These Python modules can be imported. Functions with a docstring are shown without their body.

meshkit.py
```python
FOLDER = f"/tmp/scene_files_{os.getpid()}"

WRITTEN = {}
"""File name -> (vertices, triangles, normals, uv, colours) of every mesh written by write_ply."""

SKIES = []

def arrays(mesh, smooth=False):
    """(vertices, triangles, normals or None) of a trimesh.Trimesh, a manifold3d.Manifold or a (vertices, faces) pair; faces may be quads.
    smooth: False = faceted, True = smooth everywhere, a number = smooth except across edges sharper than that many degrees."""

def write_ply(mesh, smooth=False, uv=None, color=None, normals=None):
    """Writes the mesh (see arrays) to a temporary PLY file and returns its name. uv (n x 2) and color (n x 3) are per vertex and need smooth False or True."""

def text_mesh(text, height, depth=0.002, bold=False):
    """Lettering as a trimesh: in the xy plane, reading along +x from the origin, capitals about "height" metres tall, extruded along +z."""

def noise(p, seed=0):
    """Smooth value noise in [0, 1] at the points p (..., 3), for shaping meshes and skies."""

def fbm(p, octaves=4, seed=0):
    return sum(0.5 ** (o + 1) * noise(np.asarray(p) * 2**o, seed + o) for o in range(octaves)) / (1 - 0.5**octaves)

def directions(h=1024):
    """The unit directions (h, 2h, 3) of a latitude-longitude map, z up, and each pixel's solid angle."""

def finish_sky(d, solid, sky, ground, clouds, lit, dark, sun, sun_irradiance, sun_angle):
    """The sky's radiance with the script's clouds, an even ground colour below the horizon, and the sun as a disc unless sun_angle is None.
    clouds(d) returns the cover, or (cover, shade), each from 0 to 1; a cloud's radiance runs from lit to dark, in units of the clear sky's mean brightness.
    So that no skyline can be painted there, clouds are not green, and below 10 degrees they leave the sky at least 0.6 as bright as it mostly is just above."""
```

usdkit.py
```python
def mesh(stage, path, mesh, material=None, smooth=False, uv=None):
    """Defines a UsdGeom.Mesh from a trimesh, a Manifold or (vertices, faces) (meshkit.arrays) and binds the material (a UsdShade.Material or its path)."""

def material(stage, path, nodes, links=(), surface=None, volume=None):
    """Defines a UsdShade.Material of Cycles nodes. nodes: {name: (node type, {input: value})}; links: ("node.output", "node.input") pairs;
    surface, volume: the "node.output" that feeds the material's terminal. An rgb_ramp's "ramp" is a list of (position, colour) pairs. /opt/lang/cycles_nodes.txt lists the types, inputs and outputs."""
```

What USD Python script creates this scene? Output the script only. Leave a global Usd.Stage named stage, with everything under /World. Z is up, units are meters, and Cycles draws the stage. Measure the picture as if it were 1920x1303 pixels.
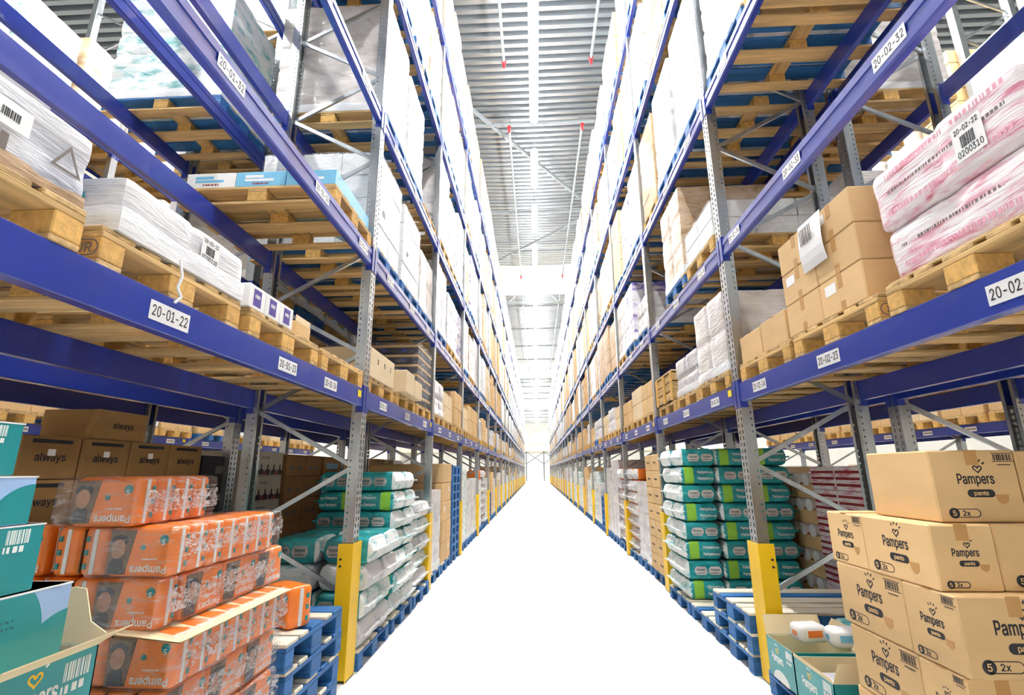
import math, random
import numpy as np, trimesh
import usdkit, meshkit
from pxr import Usd, UsdGeom, UsdLux, UsdShade, Gf, Sdf

rnd = random.Random(7)
stage = Usd.Stage.CreateInMemory()
UsdGeom.SetStageUpAxis(stage, 'Z')
UsdGeom.SetStageMetersPerUnit(stage, 1.0)
UsdGeom.Xform.Define(stage, '/World')
UsdGeom.Scope.Define(stage, '/World/Looks')
stage.CreateClassPrim('/World/Kinds')

# ---------------------------------------------------------------- camera, light
EXPOSURE = 0.0
LAMP = 170.0            # radiance of the LED tubes
F, PIT, YAW, ROLL, EYE = 924.29, .2462, -.0466, -.0071, 1.482
cam = UsdGeom.Camera.Define(stage, '/World/camera')
cam.CreateHorizontalApertureAttr(36.0)
cam.CreateFocalLengthAttr(F / 1920 * 36.0)
cam.CreateClippingRangeAttr(Gf.Vec2f(0.05, 1000))
cam.CreateExposureAttr(EXPOSURE)
fw = np.array([math.sin(YAW) * math.cos(PIT), math.cos(YAW) * math.cos(PIT), math.sin(PIT)])
rt0 = np.array([math.cos(YAW), -math.sin(YAW), 0.0])
up0 = np.cross(rt0, fw)
cr, sr = math.cos(ROLL), math.sin(ROLL)
rt, up = cr * rt0 + sr * up0, -sr * rt0 + cr * up0
cam.AddTransformOp().Set(Gf.Matrix4d(*rt, 0, *up, 0, *(-fw), 0, 0, 0, EYE, 1))
dome = UsdLux.DomeLight.Define(stage, '/World/sky')
dome.CreateColorAttr(Gf.Vec3f(.8, .88, 1.0))
dome.CreateIntensityAttr(0.3)

# ---------------------------------------------------------------- materials
M = {}


def finish(name, nodes, links, surf='p.BSDF'):
    M[name] = usdkit.material(stage, '/World/Looks/' + name, nodes, links, surface=surf)


def lin(h):
    c = [int(h[i:i + 2], 16) / 255 for i in (0, 2, 4)]
    return tuple(x / 12.92 if x < .04045 else ((x + .055) / 1.055) ** 2.4 for x in c)


def mul(c, k):
    return tuple(min(1, x * k) for x in c)


def paint(name, hexcol, rough=.5, metal=0.0, var=.12, sc=(3, 3, 3), bump=0.0, bsc=None, coat=0.0, rand=0.0, spec=.5):
    c = lin(hexcol)
    nodes = {'g': ('geometry', {}), 'm': ('mapping', {'mapping_type': 'point', 'scale': sc}),
             'n': ('noise_texture', {'scale': 1.0, 'detail': 4.0, 'roughness': .6}),
             'r': ('rgb_ramp', {'ramp': [(.3, mul(c, 1 - var)), (.7, mul(c, 1 + var))]}),
             'p': ('principled_bsdf', {'roughness': rough, 'metallic': metal, 'coat_weight': coat, 'specular_ior_level': spec})}
    links = [('g.position', 'm.vector'), ('m.vector', 'n.vector'), ('n.fac', 'r.fac')]
    out = 'r.color'
    if rand:
        nodes['o'] = ('object_info', {})
        nodes['mr'] = ('map_range', {'from_min': 0., 'from_max': 1., 'to_min': 1 - rand, 'to_max': 1 + rand * .35})
        nodes['hs'] = ('hsv', {'hue': .5, 'saturation': 1.0, 'fac': 1.0})
        links += [('o.random', 'mr.value'), ('mr.result', 'hs.value'), (out, 'hs.color')]
        out = 'hs.color'
    links.append((out, 'p.base_color'))
    if bump:
        nodes['m2'] = ('mapping', {'mapping_type': 'point', 'scale': bsc or mul(sc, 1)})
        nodes['n2'] = ('noise_texture', {'scale': 1.0, 'detail': 5.0, 'roughness': .65})
        nodes['b'] = ('bump', {'strength': bump, 'distance': .01})
        links += [('g.position', 'm2.vector'), ('m2.vector', 'n2.vector'), ('n2.fac', 'b.height'), ('b.normal', 'p.normal')]
    finish(name, nodes, links)


paint('floor', 'E0DFDB', .55, var=.02, sc=(.6, .6, .6))
paint('wall', 'E6E4DC', .8, var=.04, sc=(.4, .4, .4))
paint('deck', 'A6ABAF', .33, metal=.95, var=.06, sc=(.3, 2, 2))
paint('concrete', 'EFE8D6', .8, var=.05)
paint('galv', 'B9BEC1', .27, metal=.92, var=.16, sc=(9, 9, 3))
paint('dark_steel', '6E7678', .5, metal=.5, var=.1)
paint('pipe_grey', '62686B', .55, var=.08)
paint('blue', '223894', .30, var=.06, sc=(2, 2, 2), coat=.35)
paint('yellow', 'F2C411', .42, var=.05, sc=(5, 5, 2))
paint('red', '8E1820', .4)
paint('white', 'F4F4F2', .5, var=.03)
paint('ink', '202026', .6, var=.05)
paint('inkgrey', '6F6660', .6, var=.05)
paint('sticker_yellow', 'F0D800', .5, var=.04)
paint('wood_x', 'CDAC76', .75, var=.40, sc=(1.2, 16, 26), bump=.35, bsc=(4, 60, 90), rand=.16)
paint('wood_y', 'C6A46C', .75, var=.40, sc=(16, 1.2, 26), bump=.35, bsc=(60, 4, 90), rand=.16)
paint('wood_block', 'D6A95F', .8, var=.25, sc=(40, 30, 30), bump=.4, bsc=(90, 90, 90), rand=.14)
paint('wood_pale', 'E4DBC6', .75, var=.18, sc=(2, 18, 26), bump=.25, bsc=(4, 60, 90), rand=.1)
paint('bluewood_x', '2C6FAE', .6, var=.28, sc=(2, 18, 26), bump=.25, bsc=(4, 60, 90), rand=.2)
paint('bluewood_y', '2A69A8', .6, var=.28, sc=(18, 2, 26), bump=.25, bsc=(60, 4, 90), rand=.2)
paint('kraft', 'DAB682', .72, var=.06, sc=(3, 3, 9), rand=.10)
paint('kraft_dark', '9A7444', .75, var=.08, sc=(3, 3, 9), rand=.14)
paint('kraft_light', 'E9D3AC', .72, var=.05, sc=(3, 3, 9), rand=.08)
paint('kraft_inside', 'EAD6AC', .75, var=.04, sc=(4, 4, 4))
paint('tape', 'B98B50', .35, var=.05)
paint('teal', '16898F', .4, var=.05, coat=.2)
paint('teal_dark', '0F5F68', .4, var=.08)
paint('lightblue', '9DBCE4', .4, var=.05)
paint('skyblue', '7CC3E6', .4, var=.05)
paint('lime', '8CC63F', .4, var=.06)
paint('gold', 'F0BE28', .4, var=.05)
paint('orange', 'F5822B', .32, var=.10, sc=(9, 9, 9), bump=.25, bsc=(22, 22, 22), coat=.3)
paint('photo_brown', '6B503C', .4, var=.45, sc=(22, 22, 22))
paint('skin', 'B98468', .5, var=.25, sc=(25, 25, 25))
paint('purple', '4B3B8F', .45, var=.12)
paint('green', '5FB03C', .5, var=.12)
paint('navy', '1D2238', .5, var=.2)
paint('black_box', '26242A', .6, var=.15, rand=.2)
paint('pinkish', 'E7C6CF', .45, var=.2, sc=(9, 4, 26))
paint('pink_print', 'DDA0B0', .5)
paint('tray_grey', 'CFC8B8', .6, var=.06)
paint('film_shine', 'F2F4F6', .18, var=.03, bump=.5, bsc=(10, 10, 40))


def film(name, stops, z_scale=5.0, s=(2.2, 2.2, 5.0), rough=.3):
    """Goods under cloudy stretch film: patches of the goods' own colours between milky wraps."""
    nodes = {'g': ('geometry', {}), 'o': ('object_info', {}), 'cx': ('combine_xyz', {}),
             'k': ('math', {'math_type': 'multiply', 'value2': 37.0}),
             'a': ('vector_math', {'math_type': 'add'}),
             'm': ('mapping', {'mapping_type': 'point', 'scale': s}),
             'n': ('noise_texture', {'scale': 1.0, 'detail': 5.0, 'roughness': .62, 'distortion': .4}),
             'r': ('rgb_ramp', {'ramp': [(p, lin(h)) for p, h in stops]}),
             'm2': ('mapping', {'mapping_type': 'point', 'scale': (4, 4, 34), 'rotation': (.12, .1, 0)}),
             'n2': ('noise_texture', {'scale': 1.0, 'detail': 4.0, 'roughness': .6, 'distortion': 1.2}),
             'b': ('bump', {'strength': .45, 'distance': .012}),
             'p': ('principled_bsdf', {'roughness': rough, 'coat_weight': .35, 'coat_roughness': .12})}
    links = [('o.random', 'k.value1'), ('k.value', 'cx.x'), ('k.value', 'cx.z'), ('g.position', 'a.vector1'), ('cx.vector', 'a.vector2'),
             ('a.vector', 'm.vector'), ('m.vector', 'n.vector'), ('n.fac', 'r.fac'), ('r.color', 'p.base_color'),
             ('g.position', 'm2.vector'), ('m2.vector', 'n2.vector'), ('n2.fac', 'b.height'), ('b.normal', 'p.normal')]
    finish(name, nodes, links)


film('film_white', [(.25, '9A9EAA'), (.40, 'C2C4CB'), (.52, 'DAD9DA'), (.75, 'E6E4E0')])
film('film_grey', [(.3, 'A79F98'), (.45, 'CFC9C4'), (.6, 'E2DEDA'), (.75, 'BDB3A8')])
film('film_brown', [(.3, '9A7F62'), (.45, 'BFA283'), (.6, 'D9C6AF'), (.75, 'E8DED2')], s=(2.5, 2.5, 6))
film('film_teal', [(.3, '4FA3A6'), (.4, 'A9D2D2'), (.5, 'EDF3F2'), (.7, 'F8FAF8')], s=(5, 5, 12))
film('film_purple', [(.32, '4A3C93'), (.42, '8F86BF'), (.52, 'EDEBF2'), (.7, 'F8F7F9')], s=(4, 4, 9))
film('film_pink', [(.32, 'C96E86'), (.42, 'E9B9C6'), (.52, 'F4E9EC'), (.68, 'F7F3F3'), (.78, 'D59AAA')], s=(4, 5, 26))
film('film_teal_bag', [(.28, '1F8C90'), (.42, '6FBBBE'), (.5, 'DDEFEE'), (.62, 'F4F8F6'), (.75, '2C9A9A')], s=(6, 6, 14))
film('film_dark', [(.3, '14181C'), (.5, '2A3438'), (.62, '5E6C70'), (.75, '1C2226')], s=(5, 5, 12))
film('teal_film', [(.25, '0F6F76'), (.5, '18959A'), (.66, '2FAFB2'), (.78, 'CFE9E8')], s=(7, 7, 16))
finish('clear_film', {'t': ('transparent_bsdf', {'color': (.96, .97, .98)}), 'gl': ('glossy_bsdf', {'color': (.9, .92, .95), 'roughness': .12, 'normal': (0, 0, 0)}),
                      'd': ('diffuse_bsdf', {'color': (.92, .93, .95)}), 'g': ('geometry', {}),
                      'm': ('mapping', {'mapping_type': 'point', 'scale': (7, 7, 30)}), 'n': ('noise_texture', {'scale': 1., 'detail': 4., 'distortion': 1.5}),
                      'b': ('bump', {'strength': .6, 'distance': .012}), 'r': ('rgb_ramp', {'ramp': [(.52, (.0, .0, .0)), (.64, (.16, .16, .16)), (.76, (.55, .55, .55))]}),
                      'x1': ('mix_closure', {}), 'x2': ('mix_closure', {'fac': .10})},
       [('g.position', 'm.vector'), ('m.vector', 'n.vector'), ('n.fac', 'b.height'), ('b.normal', 'gl.normal'), ('n.fac', 'r.fac'), ('r.color', 'x1.fac'),
        ('t.BSDF', 'x1.closure1'), ('d.BSDF', 'x1.closure2'), ('x1.closure', 'x2.closure1'), ('gl.BSDF', 'x2.closure2')], 'x2.closure')
finish('crinkle', {'t': ('transparent_bsdf', {}), 'd': ('diffuse_bsdf', {'color': (.9, .9, .92)}), 'gl': ('glossy_bsdf', {'color': (.95, .95, .97), 'roughness': .18}), 'g': ('geometry', {}),
                  'm': ('mapping', {'mapping_type': 'point', 'scale': (26, 26, 40)}), 'n': ('noise_texture', {'scale': 1., 'detail': 5., 'distortion': 2.}), 'b': ('bump', {'strength': .9, 'distance': .01}),
                  'r': ('rgb_ramp', {'ramp': [(.46, (.0, .0, .0)), (.56, (.25, .25, .25)), (.66, (.8, .8, .8))]}), 'x0': ('mix_closure', {'fac': .3}), 'x1': ('mix_closure', {})},
       [('g.position', 'm.vector'), ('m.vector', 'n.vector'), ('n.fac', 'r.fac'), ('n.fac', 'b.height'), ('b.normal', 'gl.normal'), ('d.BSDF', 'x0.closure1'), ('gl.BSDF', 'x0.closure2'),
        ('r.color', 'x1.fac'), ('t.BSDF', 'x1.closure1'), ('x0.closure', 'x1.closure2')], 'x1.closure')
finish('led', {'e': ('emission', {'color': (1.0, .99, .975), 'strength': LAMP})}, [], 'e.emission')

# ---------------------------------------------------------------- mesh helpers
QF = np.array([[0, 3, 2, 1], [4, 5, 6, 7], [0, 1, 5, 4], [1, 2, 6, 5], [2, 3, 7, 6], [3, 0, 4, 7]])


class MB:
    def __init__(s):
        s.v, s.f, s.n = [], [], 0

    def add(s, v, f):
        v, f = np.asarray(v, float), np.asarray(f, int)
        if f.shape[1] == 4:
            f = np.vstack([f[:, [0, 1, 2]], f[:, [0, 2, 3]]])
        s.v.append(v); s.f.append(f + s.n); s.n += len(v)
        return s

    def box(s, x0, x1, y0, y1, z0, z1, c=0.0):
        if not c:
            return s.add([(x0, y0, z0), (x1, y0, z0), (x1, y1, z0), (x0, y1, z0), (x0, y0, z1), (x1, y0, z1), (x1, y1, z1), (x0, y1, z1)], QF)
        m = cham((x1 - x0, y1 - y0, z1 - z0), c)
        return s.add(m[0] + np.array([(x0 + x1) / 2, (y0 + y1) / 2, (z0 + z1) / 2]), m[1])

    def bar(s, a, b, w, h):
        """A rectangular bar from a to b, w wide and h high."""
        a, b = np.asarray(a, float), np.asarray(b, float)
        d = (b - a) / np.linalg.norm(b - a)
        u = np.cross(d, (0, 0, 1.0)) if abs(d[2]) < .95 else np.cross(d, (0, 1.0, 0))
        u /= np.linalg.norm(u); w_ = np.cross(u, d)
        c = [(-1, -1), (1, -1), (1, 1), (-1, 1)]
        return s.add([a + u * i * w / 2 + w_ * j * h / 2 for i, j in c] + [b + u * i * w / 2 + w_ * j * h / 2 for i, j in c], QF)

    def tube(s, a, b, r, n=8):
        a, b = np.asarray(a, float), np.asarray(b, float)
        d = (b - a) / np.linalg.norm(b - a)
        u = np.cross(d, (0, 0, 1.0)) if abs(d[2]) < .95 else np.cross(d, (0, 1.0, 0))
        u /= np.linalg.norm(u); w = np.cross(d, u)
        t = np.arange(n) * 2 * np.pi / n
        ring = np.cos(t)[:, None] * u * r + np.sin(t)[:, None] * w * r
        v = np.vstack([a + ring, b + ring, [a], [b]])
        i = np.arange(n); j = (i + 1) % n
        f = np.vstack([np.stack([i, j, j + n], 1), np.stack([i, j + n, i + n], 1), np.stack([j, i, np.full(n, 2 * n)], 1), np.stack([i + n, j + n, np.full(n, 2 * n + 1)], 1)])
        return s.add(v, f)

    def mesh(s):
        return np.vstack(s.v), np.vstack(s.f)


_cham = {}


def cham(dim, c):
    key = (tuple(round(d, 4) for d in dim), round(c, 4))
    if key not in _cham:
        pts = []
        for sx in (-1, 1):
            for sy in (-1, 1):
                for sz in (-1, 1):
                    s = np.array([sx, sy, sz]); h = np.array(dim) / 2
                    for k in range(3):
                        q = s * (h - c); q[k] = s[k] * h[k]; pts.append(q)
        hull = trimesh.convex.convex_hull(np.array(pts))
        _cham[key] = (np.array(hull.vertices), np.array(hull.faces))
    return _cham[key]


def BX(*a, c=0.0):
    return MB().box(*a, c=c).mesh()


def shift(m, dx=0, dy=0, dz=0):
    return np.asarray(m[0]) + np.array([dx, dy, dz]), m[1]


def cat(*ms):
    mb = MB()
    for m in ms:
        mb.add(*m)
    return mb.mesh()


def soft_box(dx, dy, dz, step=.07, round_=.02, amp=.01, groove=None, seed=0, belly=0.0):
    """A wrapped block, origin at the middle of its bottom: rounded edges, dents, grooves between the layers and columns it holds."""
    nx, ny, nz = (max(2, int(math.ceil(d / step))) for d in (dx, dy, dz))
    V, Fc, n = [], [], 0
    for ax, (a, b), (na, nb) in ((0, (1, 2), (ny, nz)), (1, (0, 2), (nx, nz)), (2, (0, 1), (nx, ny))):
        for sg in (-1, 1):
            ga, gb = np.meshgrid(np.linspace(-1, 1, na + 1), np.linspace(-1, 1, nb + 1), indexing='ij')
            p = np.zeros((ga.size, 3)); p[:, a] = ga.ravel(); p[:, b] = gb.ravel(); p[:, ax] = sg
            i, j = np.meshgrid(np.arange(na), np.arange(nb), indexing='ij'); k = (i * (nb + 1) + j).ravel()
            q = np.stack([k, k + nb + 1, k + nb + 2, k + 1], 1)
            if (sg > 0) == (ax == 1):
                q = q[:, ::-1]
            V.append(p); Fc.append(q + n); n += len(p)
    V, Fc = np.vstack(V), np.vstack(Fc)
    h = np.array([dx, dy, dz]) / 2
    P = V * h
    core = np.clip(P, -(h - round_), h - round_)
    d = P - core; L = np.linalg.norm(d, axis=1, keepdims=True)
    nr = np.where(L > 1e-9, d / np.maximum(L, 1e-9), 0)
    P = core + nr * round_
    nn = nr
    off = (meshkit.fbm(P * 6 + seed * 13.7, 3, seed) - .5) * 2 * amp
    if groove:
        lz, ly, lx = groove
        z = (P[:, 2] / dz + .5) * lz
        off = off - .016 * np.exp(-((z - np.round(z)) * dz / lz / .018) ** 2) * (np.abs(z - lz / 2) < lz / 2 - .3)
        y = (P[:, 1] / dy + .5) * ly
        off = off - .010 * np.exp(-((y - np.round(y)) * dy / ly / .018) ** 2) * (np.abs(y - ly / 2) < ly / 2 - .3) * (np.abs(nn[:, 0]) > .5)
        x = (P[:, 0] / dx + .5) * lx
        off = off - .006 * np.exp(-((x - np.round(x)) * dx / lx / .012) ** 2) * (np.abs(x - lx / 2) < lx / 2 - .3) * (np.abs(nn[:, 1]) > .5)
    P = P + nn * off[:, None]
    if belly:
        t = 1 - (P[:, 2] / h[2]) ** 2
        P[:, :2] *= 1 + belly * t[:, None]
    P[:, 2] = np.maximum(P[:, 2] + h[2], 0)
    m = trimesh.Trimesh(P, np.vstack([Fc[:, [0, 1, 2]], Fc[:, [0, 2, 3]]]), process=False)
    m.merge_vertices()
    return np.array(m.vertices), np.array(m.faces)


def pillow(dx, dy, dz, fin=.03, seed=0, n=20):
    """A full plastic bag lying on its back: puffed body, flat sealed seams at both ends along x."""
    t = np.linspace(0, 1, n + 1); ph = np.linspace(0, 2 * np.pi, 2 * n, endpoint=False)
    sp = lambda w, e: np.sign(w) * np.abs(w) ** e
    V = []
    for s in t:
        x = (s - .5) * dx
        e = min(1.0, (1 - abs(2 * s - 1) ** 9) ** .5 if abs(2 * s - 1) < 1 else 0)
        hz = max(.004, dz / 2 * e); hy = dy / 2 * (.93 + .07 * e)
        V.append(np.stack([np.full(len(ph), x), hy * sp(np.cos(ph), .26), hz * sp(np.sin(ph), .36)], 1))
    for sgn, idx in ((-1, 0), (1, -1)):
        r = V[idx].copy(); r[:, 0] += sgn * fin; r[:, 2] += .006 * np.sin(np.arange(len(ph)) * 2.1)
        V = ([r] + V) if sgn < 0 else (V + [r])
    m_, k = len(V), len(ph)
    P = np.vstack(V)
    P += (meshkit.fbm(P * 14 + seed * 5.3, 3, seed) - .5)[:, None] * np.array([.0, .012, .016])
    P[:, 2] += dz / 2
    i, j = np.meshgrid(np.arange(m_ - 1), np.arange(k), indexing='ij'); j2 = (j + 1) % k
    q = np.stack([i * k + j, (i + 1) * k + j, (i + 1) * k + j2, i * k + j2], -1).reshape(-1, 4)[:, ::-1]
    f = np.vstack([q[:, [0, 1, 2]], q[:, [0, 2, 3]]])
    caps = [[0, a, a + 1] for a in range(1, k - 1)], [[(m_ - 1) * k, (m_ - 1) * k + a + 1, (m_ - 1) * k + a] for a in range(1, k - 1)]
    return P, np.vstack([f, caps[0], caps[1]])


_txt = {}


def text(t, h, bold=False, cx=True, depth=.0008):
    key = (t, round(h, 4), bold, cx)
    if key not in _txt:
        m = meshkit.text_mesh(t, h, depth, bold)
        v = np.array(m.vertices)
        if cx:
            v[:, 0] -= (v[:, 0].min() + v[:, 0].max()) / 2
        _txt[key] = (v, np.array(m.faces))
    return _txt[key]


def fit(m, w):
    v = np.array(m[0]); have = v[:, 0].max() - v[:, 0].min()
    return (v * [min(1, w / have), 1, 1], m[1])


def face(m, side, x=0, y=0, z=0, flip=False):
    """Stands flat artwork (drawn in xy, reading along +x) on a face: 'px' looks to +x, 'nx' to -x, 'ny' to -y, 'pz' up."""
    v = np.array(m[0], float)
    if flip:
        v = v * [-1, -1, 1]
    a, b, c = v[:, 0], v[:, 1], v[:, 2]
    w = {'px': (c, a, b), 'nx': (-c, -a, b), 'ny': (a, -c, b), 'pz': (a, b, c)}[side]
    return np.stack(w, 1) + np.array([x, y, z]), m[1]


def poly(pts, depth=.0008):
    from shapely.geometry import Polygon
    g = pts if hasattr(pts, 'geom_type') else Polygon(pts)
    out = MB()
    for p in getattr(g, 'geoms', [g]):
        m = trimesh.creation.extrude_polygon(p, depth, engine='earcut')
        out.add(m.vertices, m.faces)
    return out.mesh()


def pill(w, h, hole=0.0):
    from shapely.geometry import LineString
    g = LineString([(-w / 2 + h / 2, 0), (w / 2 - h / 2, 0)]).buffer(h / 2, 6)
    return poly(g.difference(g.buffer(-hole)) if hole else g)


def heart(r, line=.25):
    t = np.linspace(0, 2 * np.pi, 28, endpoint=False)
    p = np.stack([16 * np.sin(t) ** 3, 13 * np.cos(t) - 5 * np.cos(2 * t) - 2 * np.cos(3 * t) - np.cos(4 * t)], 1) * r / 16
    from shapely.geometry import Polygon
    g = Polygon(p).buffer(0)
    return poly(g.difference(g.buffer(-r * line)))


def rays(r0, r1, w):
    out = MB()
    for a in (35, 65, 95, 125):
        c, s = math.cos(math.radians(a)), math.sin(math.radians(a))
        out.add(*poly([(c * r0 - s * w, s * r0 + c * w), (c * r0 + s * w, s * r0 - c * w), (c * r1 + s * w, s * r1 - c * w), (c * r1 - s * w, s * r1 + c * w)]))
    return out.mesh()


def bars(w, h, n=18, seed=3):
    r = random.Random(seed); out = MB(); x = -w / 2
    while x < w / 2 - .004:
        k = r.choice((.3, .5, .8)) * w / n
        out.box(x, x + k, -h / 2, h / 2, 0, .0008); x += k + r.choice((.35, .6)) * w / n
    return out.mesh()


# ---------------------------------------------------------------- scene helpers
used = {}


def numbered(parent, name):
    k = used.get((parent, name), 0); used[(parent, name)] = k + 1
    return f'{parent}/{name}' if k == 0 else f'{parent}/{name}_{k:03d}'


def obj(name, mesh, m, parent='/World', smooth=False, label=None):
    p = usdkit.mesh(stage, numbered(parent, name), mesh, M[m], smooth=smooth).GetPrim()
    if label:
        p.SetCustomDataByKey('label', label)
    if name in ('row_print', 'bottle_print') and parent != '/World':
        p.SetCustomDataByKey('kind', 'stuff')
    return str(p.GetPath())


def tag(path, label=None, cat_=None, group=None, kind=None):
    p = stage.GetPrimAtPath(path)
    for k, v in (('label', label), ('category', cat_), ('group', group), ('kind', kind)):
        if v:
            p.SetCustomDataByKey(k, v)
    return path


def thing(name, label, cat_, x=0, y=0, z=0, rz=0, group=None):
    X = UsdGeom.Xform.Define(stage, numbered('/World', name))
    X.AddTranslateOp().Set(Gf.Vec3d(x, y, z))
    if rz:
        X.AddRotateZOp().Set(float(rz))
    return tag(str(X.GetPath()), label, cat_, group)


def structure(name, mesh, m, label, cat_, smooth=False):
    return tag(obj(name, mesh, m, smooth=smooth), label, cat_, kind='structure')


kinds = {}


def kind(name, build):
    """A class prim whose children are the parts of one kind of thing."""
    if name not in kinds:
        p = stage.CreateClassPrim('/World/Kinds/' + name)
        p.SetTypeName('Xform')
        build(str(p.GetPath()))
        kinds[name] = p.GetPath()
    return kinds[name]


def copy(k, name, label, cat_, x, y, z, rz=0, group=None, scale=None, rx=0):
    X = UsdGeom.Xform.Define(stage, numbered('/World', name))
    X.AddTranslateOp().Set(Gf.Vec3d(x, y, z))
    if rz:
        X.AddRotateZOp().Set(float(rz))
    if rx:
        X.AddRotateXOp().Set(float(rx))
    if scale:
        X.AddScaleOp().Set(Gf.Vec3f(*scale))
    p = X.GetPrim()
    p.GetReferences().AddInternalReference(kinds[k]); p.SetInstanceable(True)
    return tag(str(p.GetPath()), label, cat_, group)


ORD = ['first', 'second', 'third', 'fourth', 'fifth', 'sixth', 'seventh', 'eighth', 'ninth', 'tenth', 'eleventh', 'twelfth', 'thirteenth', 'fourteenth', 'fifteenth',
       'sixteenth', 'seventeenth', 'eighteenth', 'nineteenth', 'twentieth', 'twenty-first', 'twenty-second', 'twenty-third', 'twenty-fourth']
LEVEL = ['floor', 'first beam level', 'second beam level', 'third beam level', 'fourth beam level', 'top beam level']

# ---------------------------------------------------------------- the rack grid
XL, XR, DEPTH = -1.433, 1.6425, .98
Y1, PITCH, POST = 4.015, 2.8, .12
NB = 23                                            # bays along the aisle, the first one longer
BOT = [2.01, 3.27, 4.75, 6.60, 8.56]; BH = .15
TOP = [0.0] + [b + BH for b in BOT]
PH = .144


def bay(i):
    """(y of the bay's near end, far end, the middles of its pallet places)"""
    if i == 0:
        return .535, Y1, [.97, 1.85, 2.72, 3.585]
    a = Y1 + POST + PITCH * (i - 1)
    return a, a + PITCH - POST, [a + .447 + .893 * k for k in range(3)]


# ---------------------------------------------------------------- the hall
CZ = 12.0
structure('floor', BX(-22, 22, -12, 112, -.2, 0), 'floor', 'pale smooth warehouse floor running down the aisle', 'floor')
prof = []
y = -12.0
mb = MB()
ys, zs = [], []
while y < 112:
    for dy, dz in ((0, 0), (.11, 0), (.145, .13), (.215, .13), (.25, 0)):
        ys.append(y + dy); zs.append(CZ + dz)
    y += .25
n = len(ys)
v = np.vstack([np.stack([np.full(n, x_), ys, np.array(zs) + t_], 1) for t_ in (0, .2) for x_ in (-22, 22)])
i = np.arange(n - 1)
fq = np.vstack([np.stack([i, i + 1, n + i + 1, n + i], 1), np.stack([2 * n + i, 3 * n + i, 3 * n + i + 1, 2 * n + i + 1], 1)])
structure('ceiling', (v, fq), 'deck', 'ribbed galvanised steel roof deck above the aisle', 'ceiling')
structure('wall_left', BX(-22.2, -22, -12, 112, 0, CZ), 'wall', 'pale side wall far behind the left racks', 'wall')
structure('wall_right', BX(22, 22.2, -12, 112, 0, CZ), 'wall', 'pale side wall far behind the right racks', 'wall')
structure('wall_back', BX(-22, 22, 111.8, 112, 0, CZ), 'wall', 'pale end wall closing the far end of the aisle', 'wall')
structure('wall_front', BX(-22, 22, -12.2, -12, 0, CZ), 'wall', 'pale wall behind the camera', 'wall')


def girder(y):
    out = MB()
    for a, b, w in ((11.52, 12.0, .30), (11.3, 11.52, .16), (10.55, 11.3, .30)):
        out.box(-22, 22, y - w, y + w, a, b, c=.02)
    return out.mesh()


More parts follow.
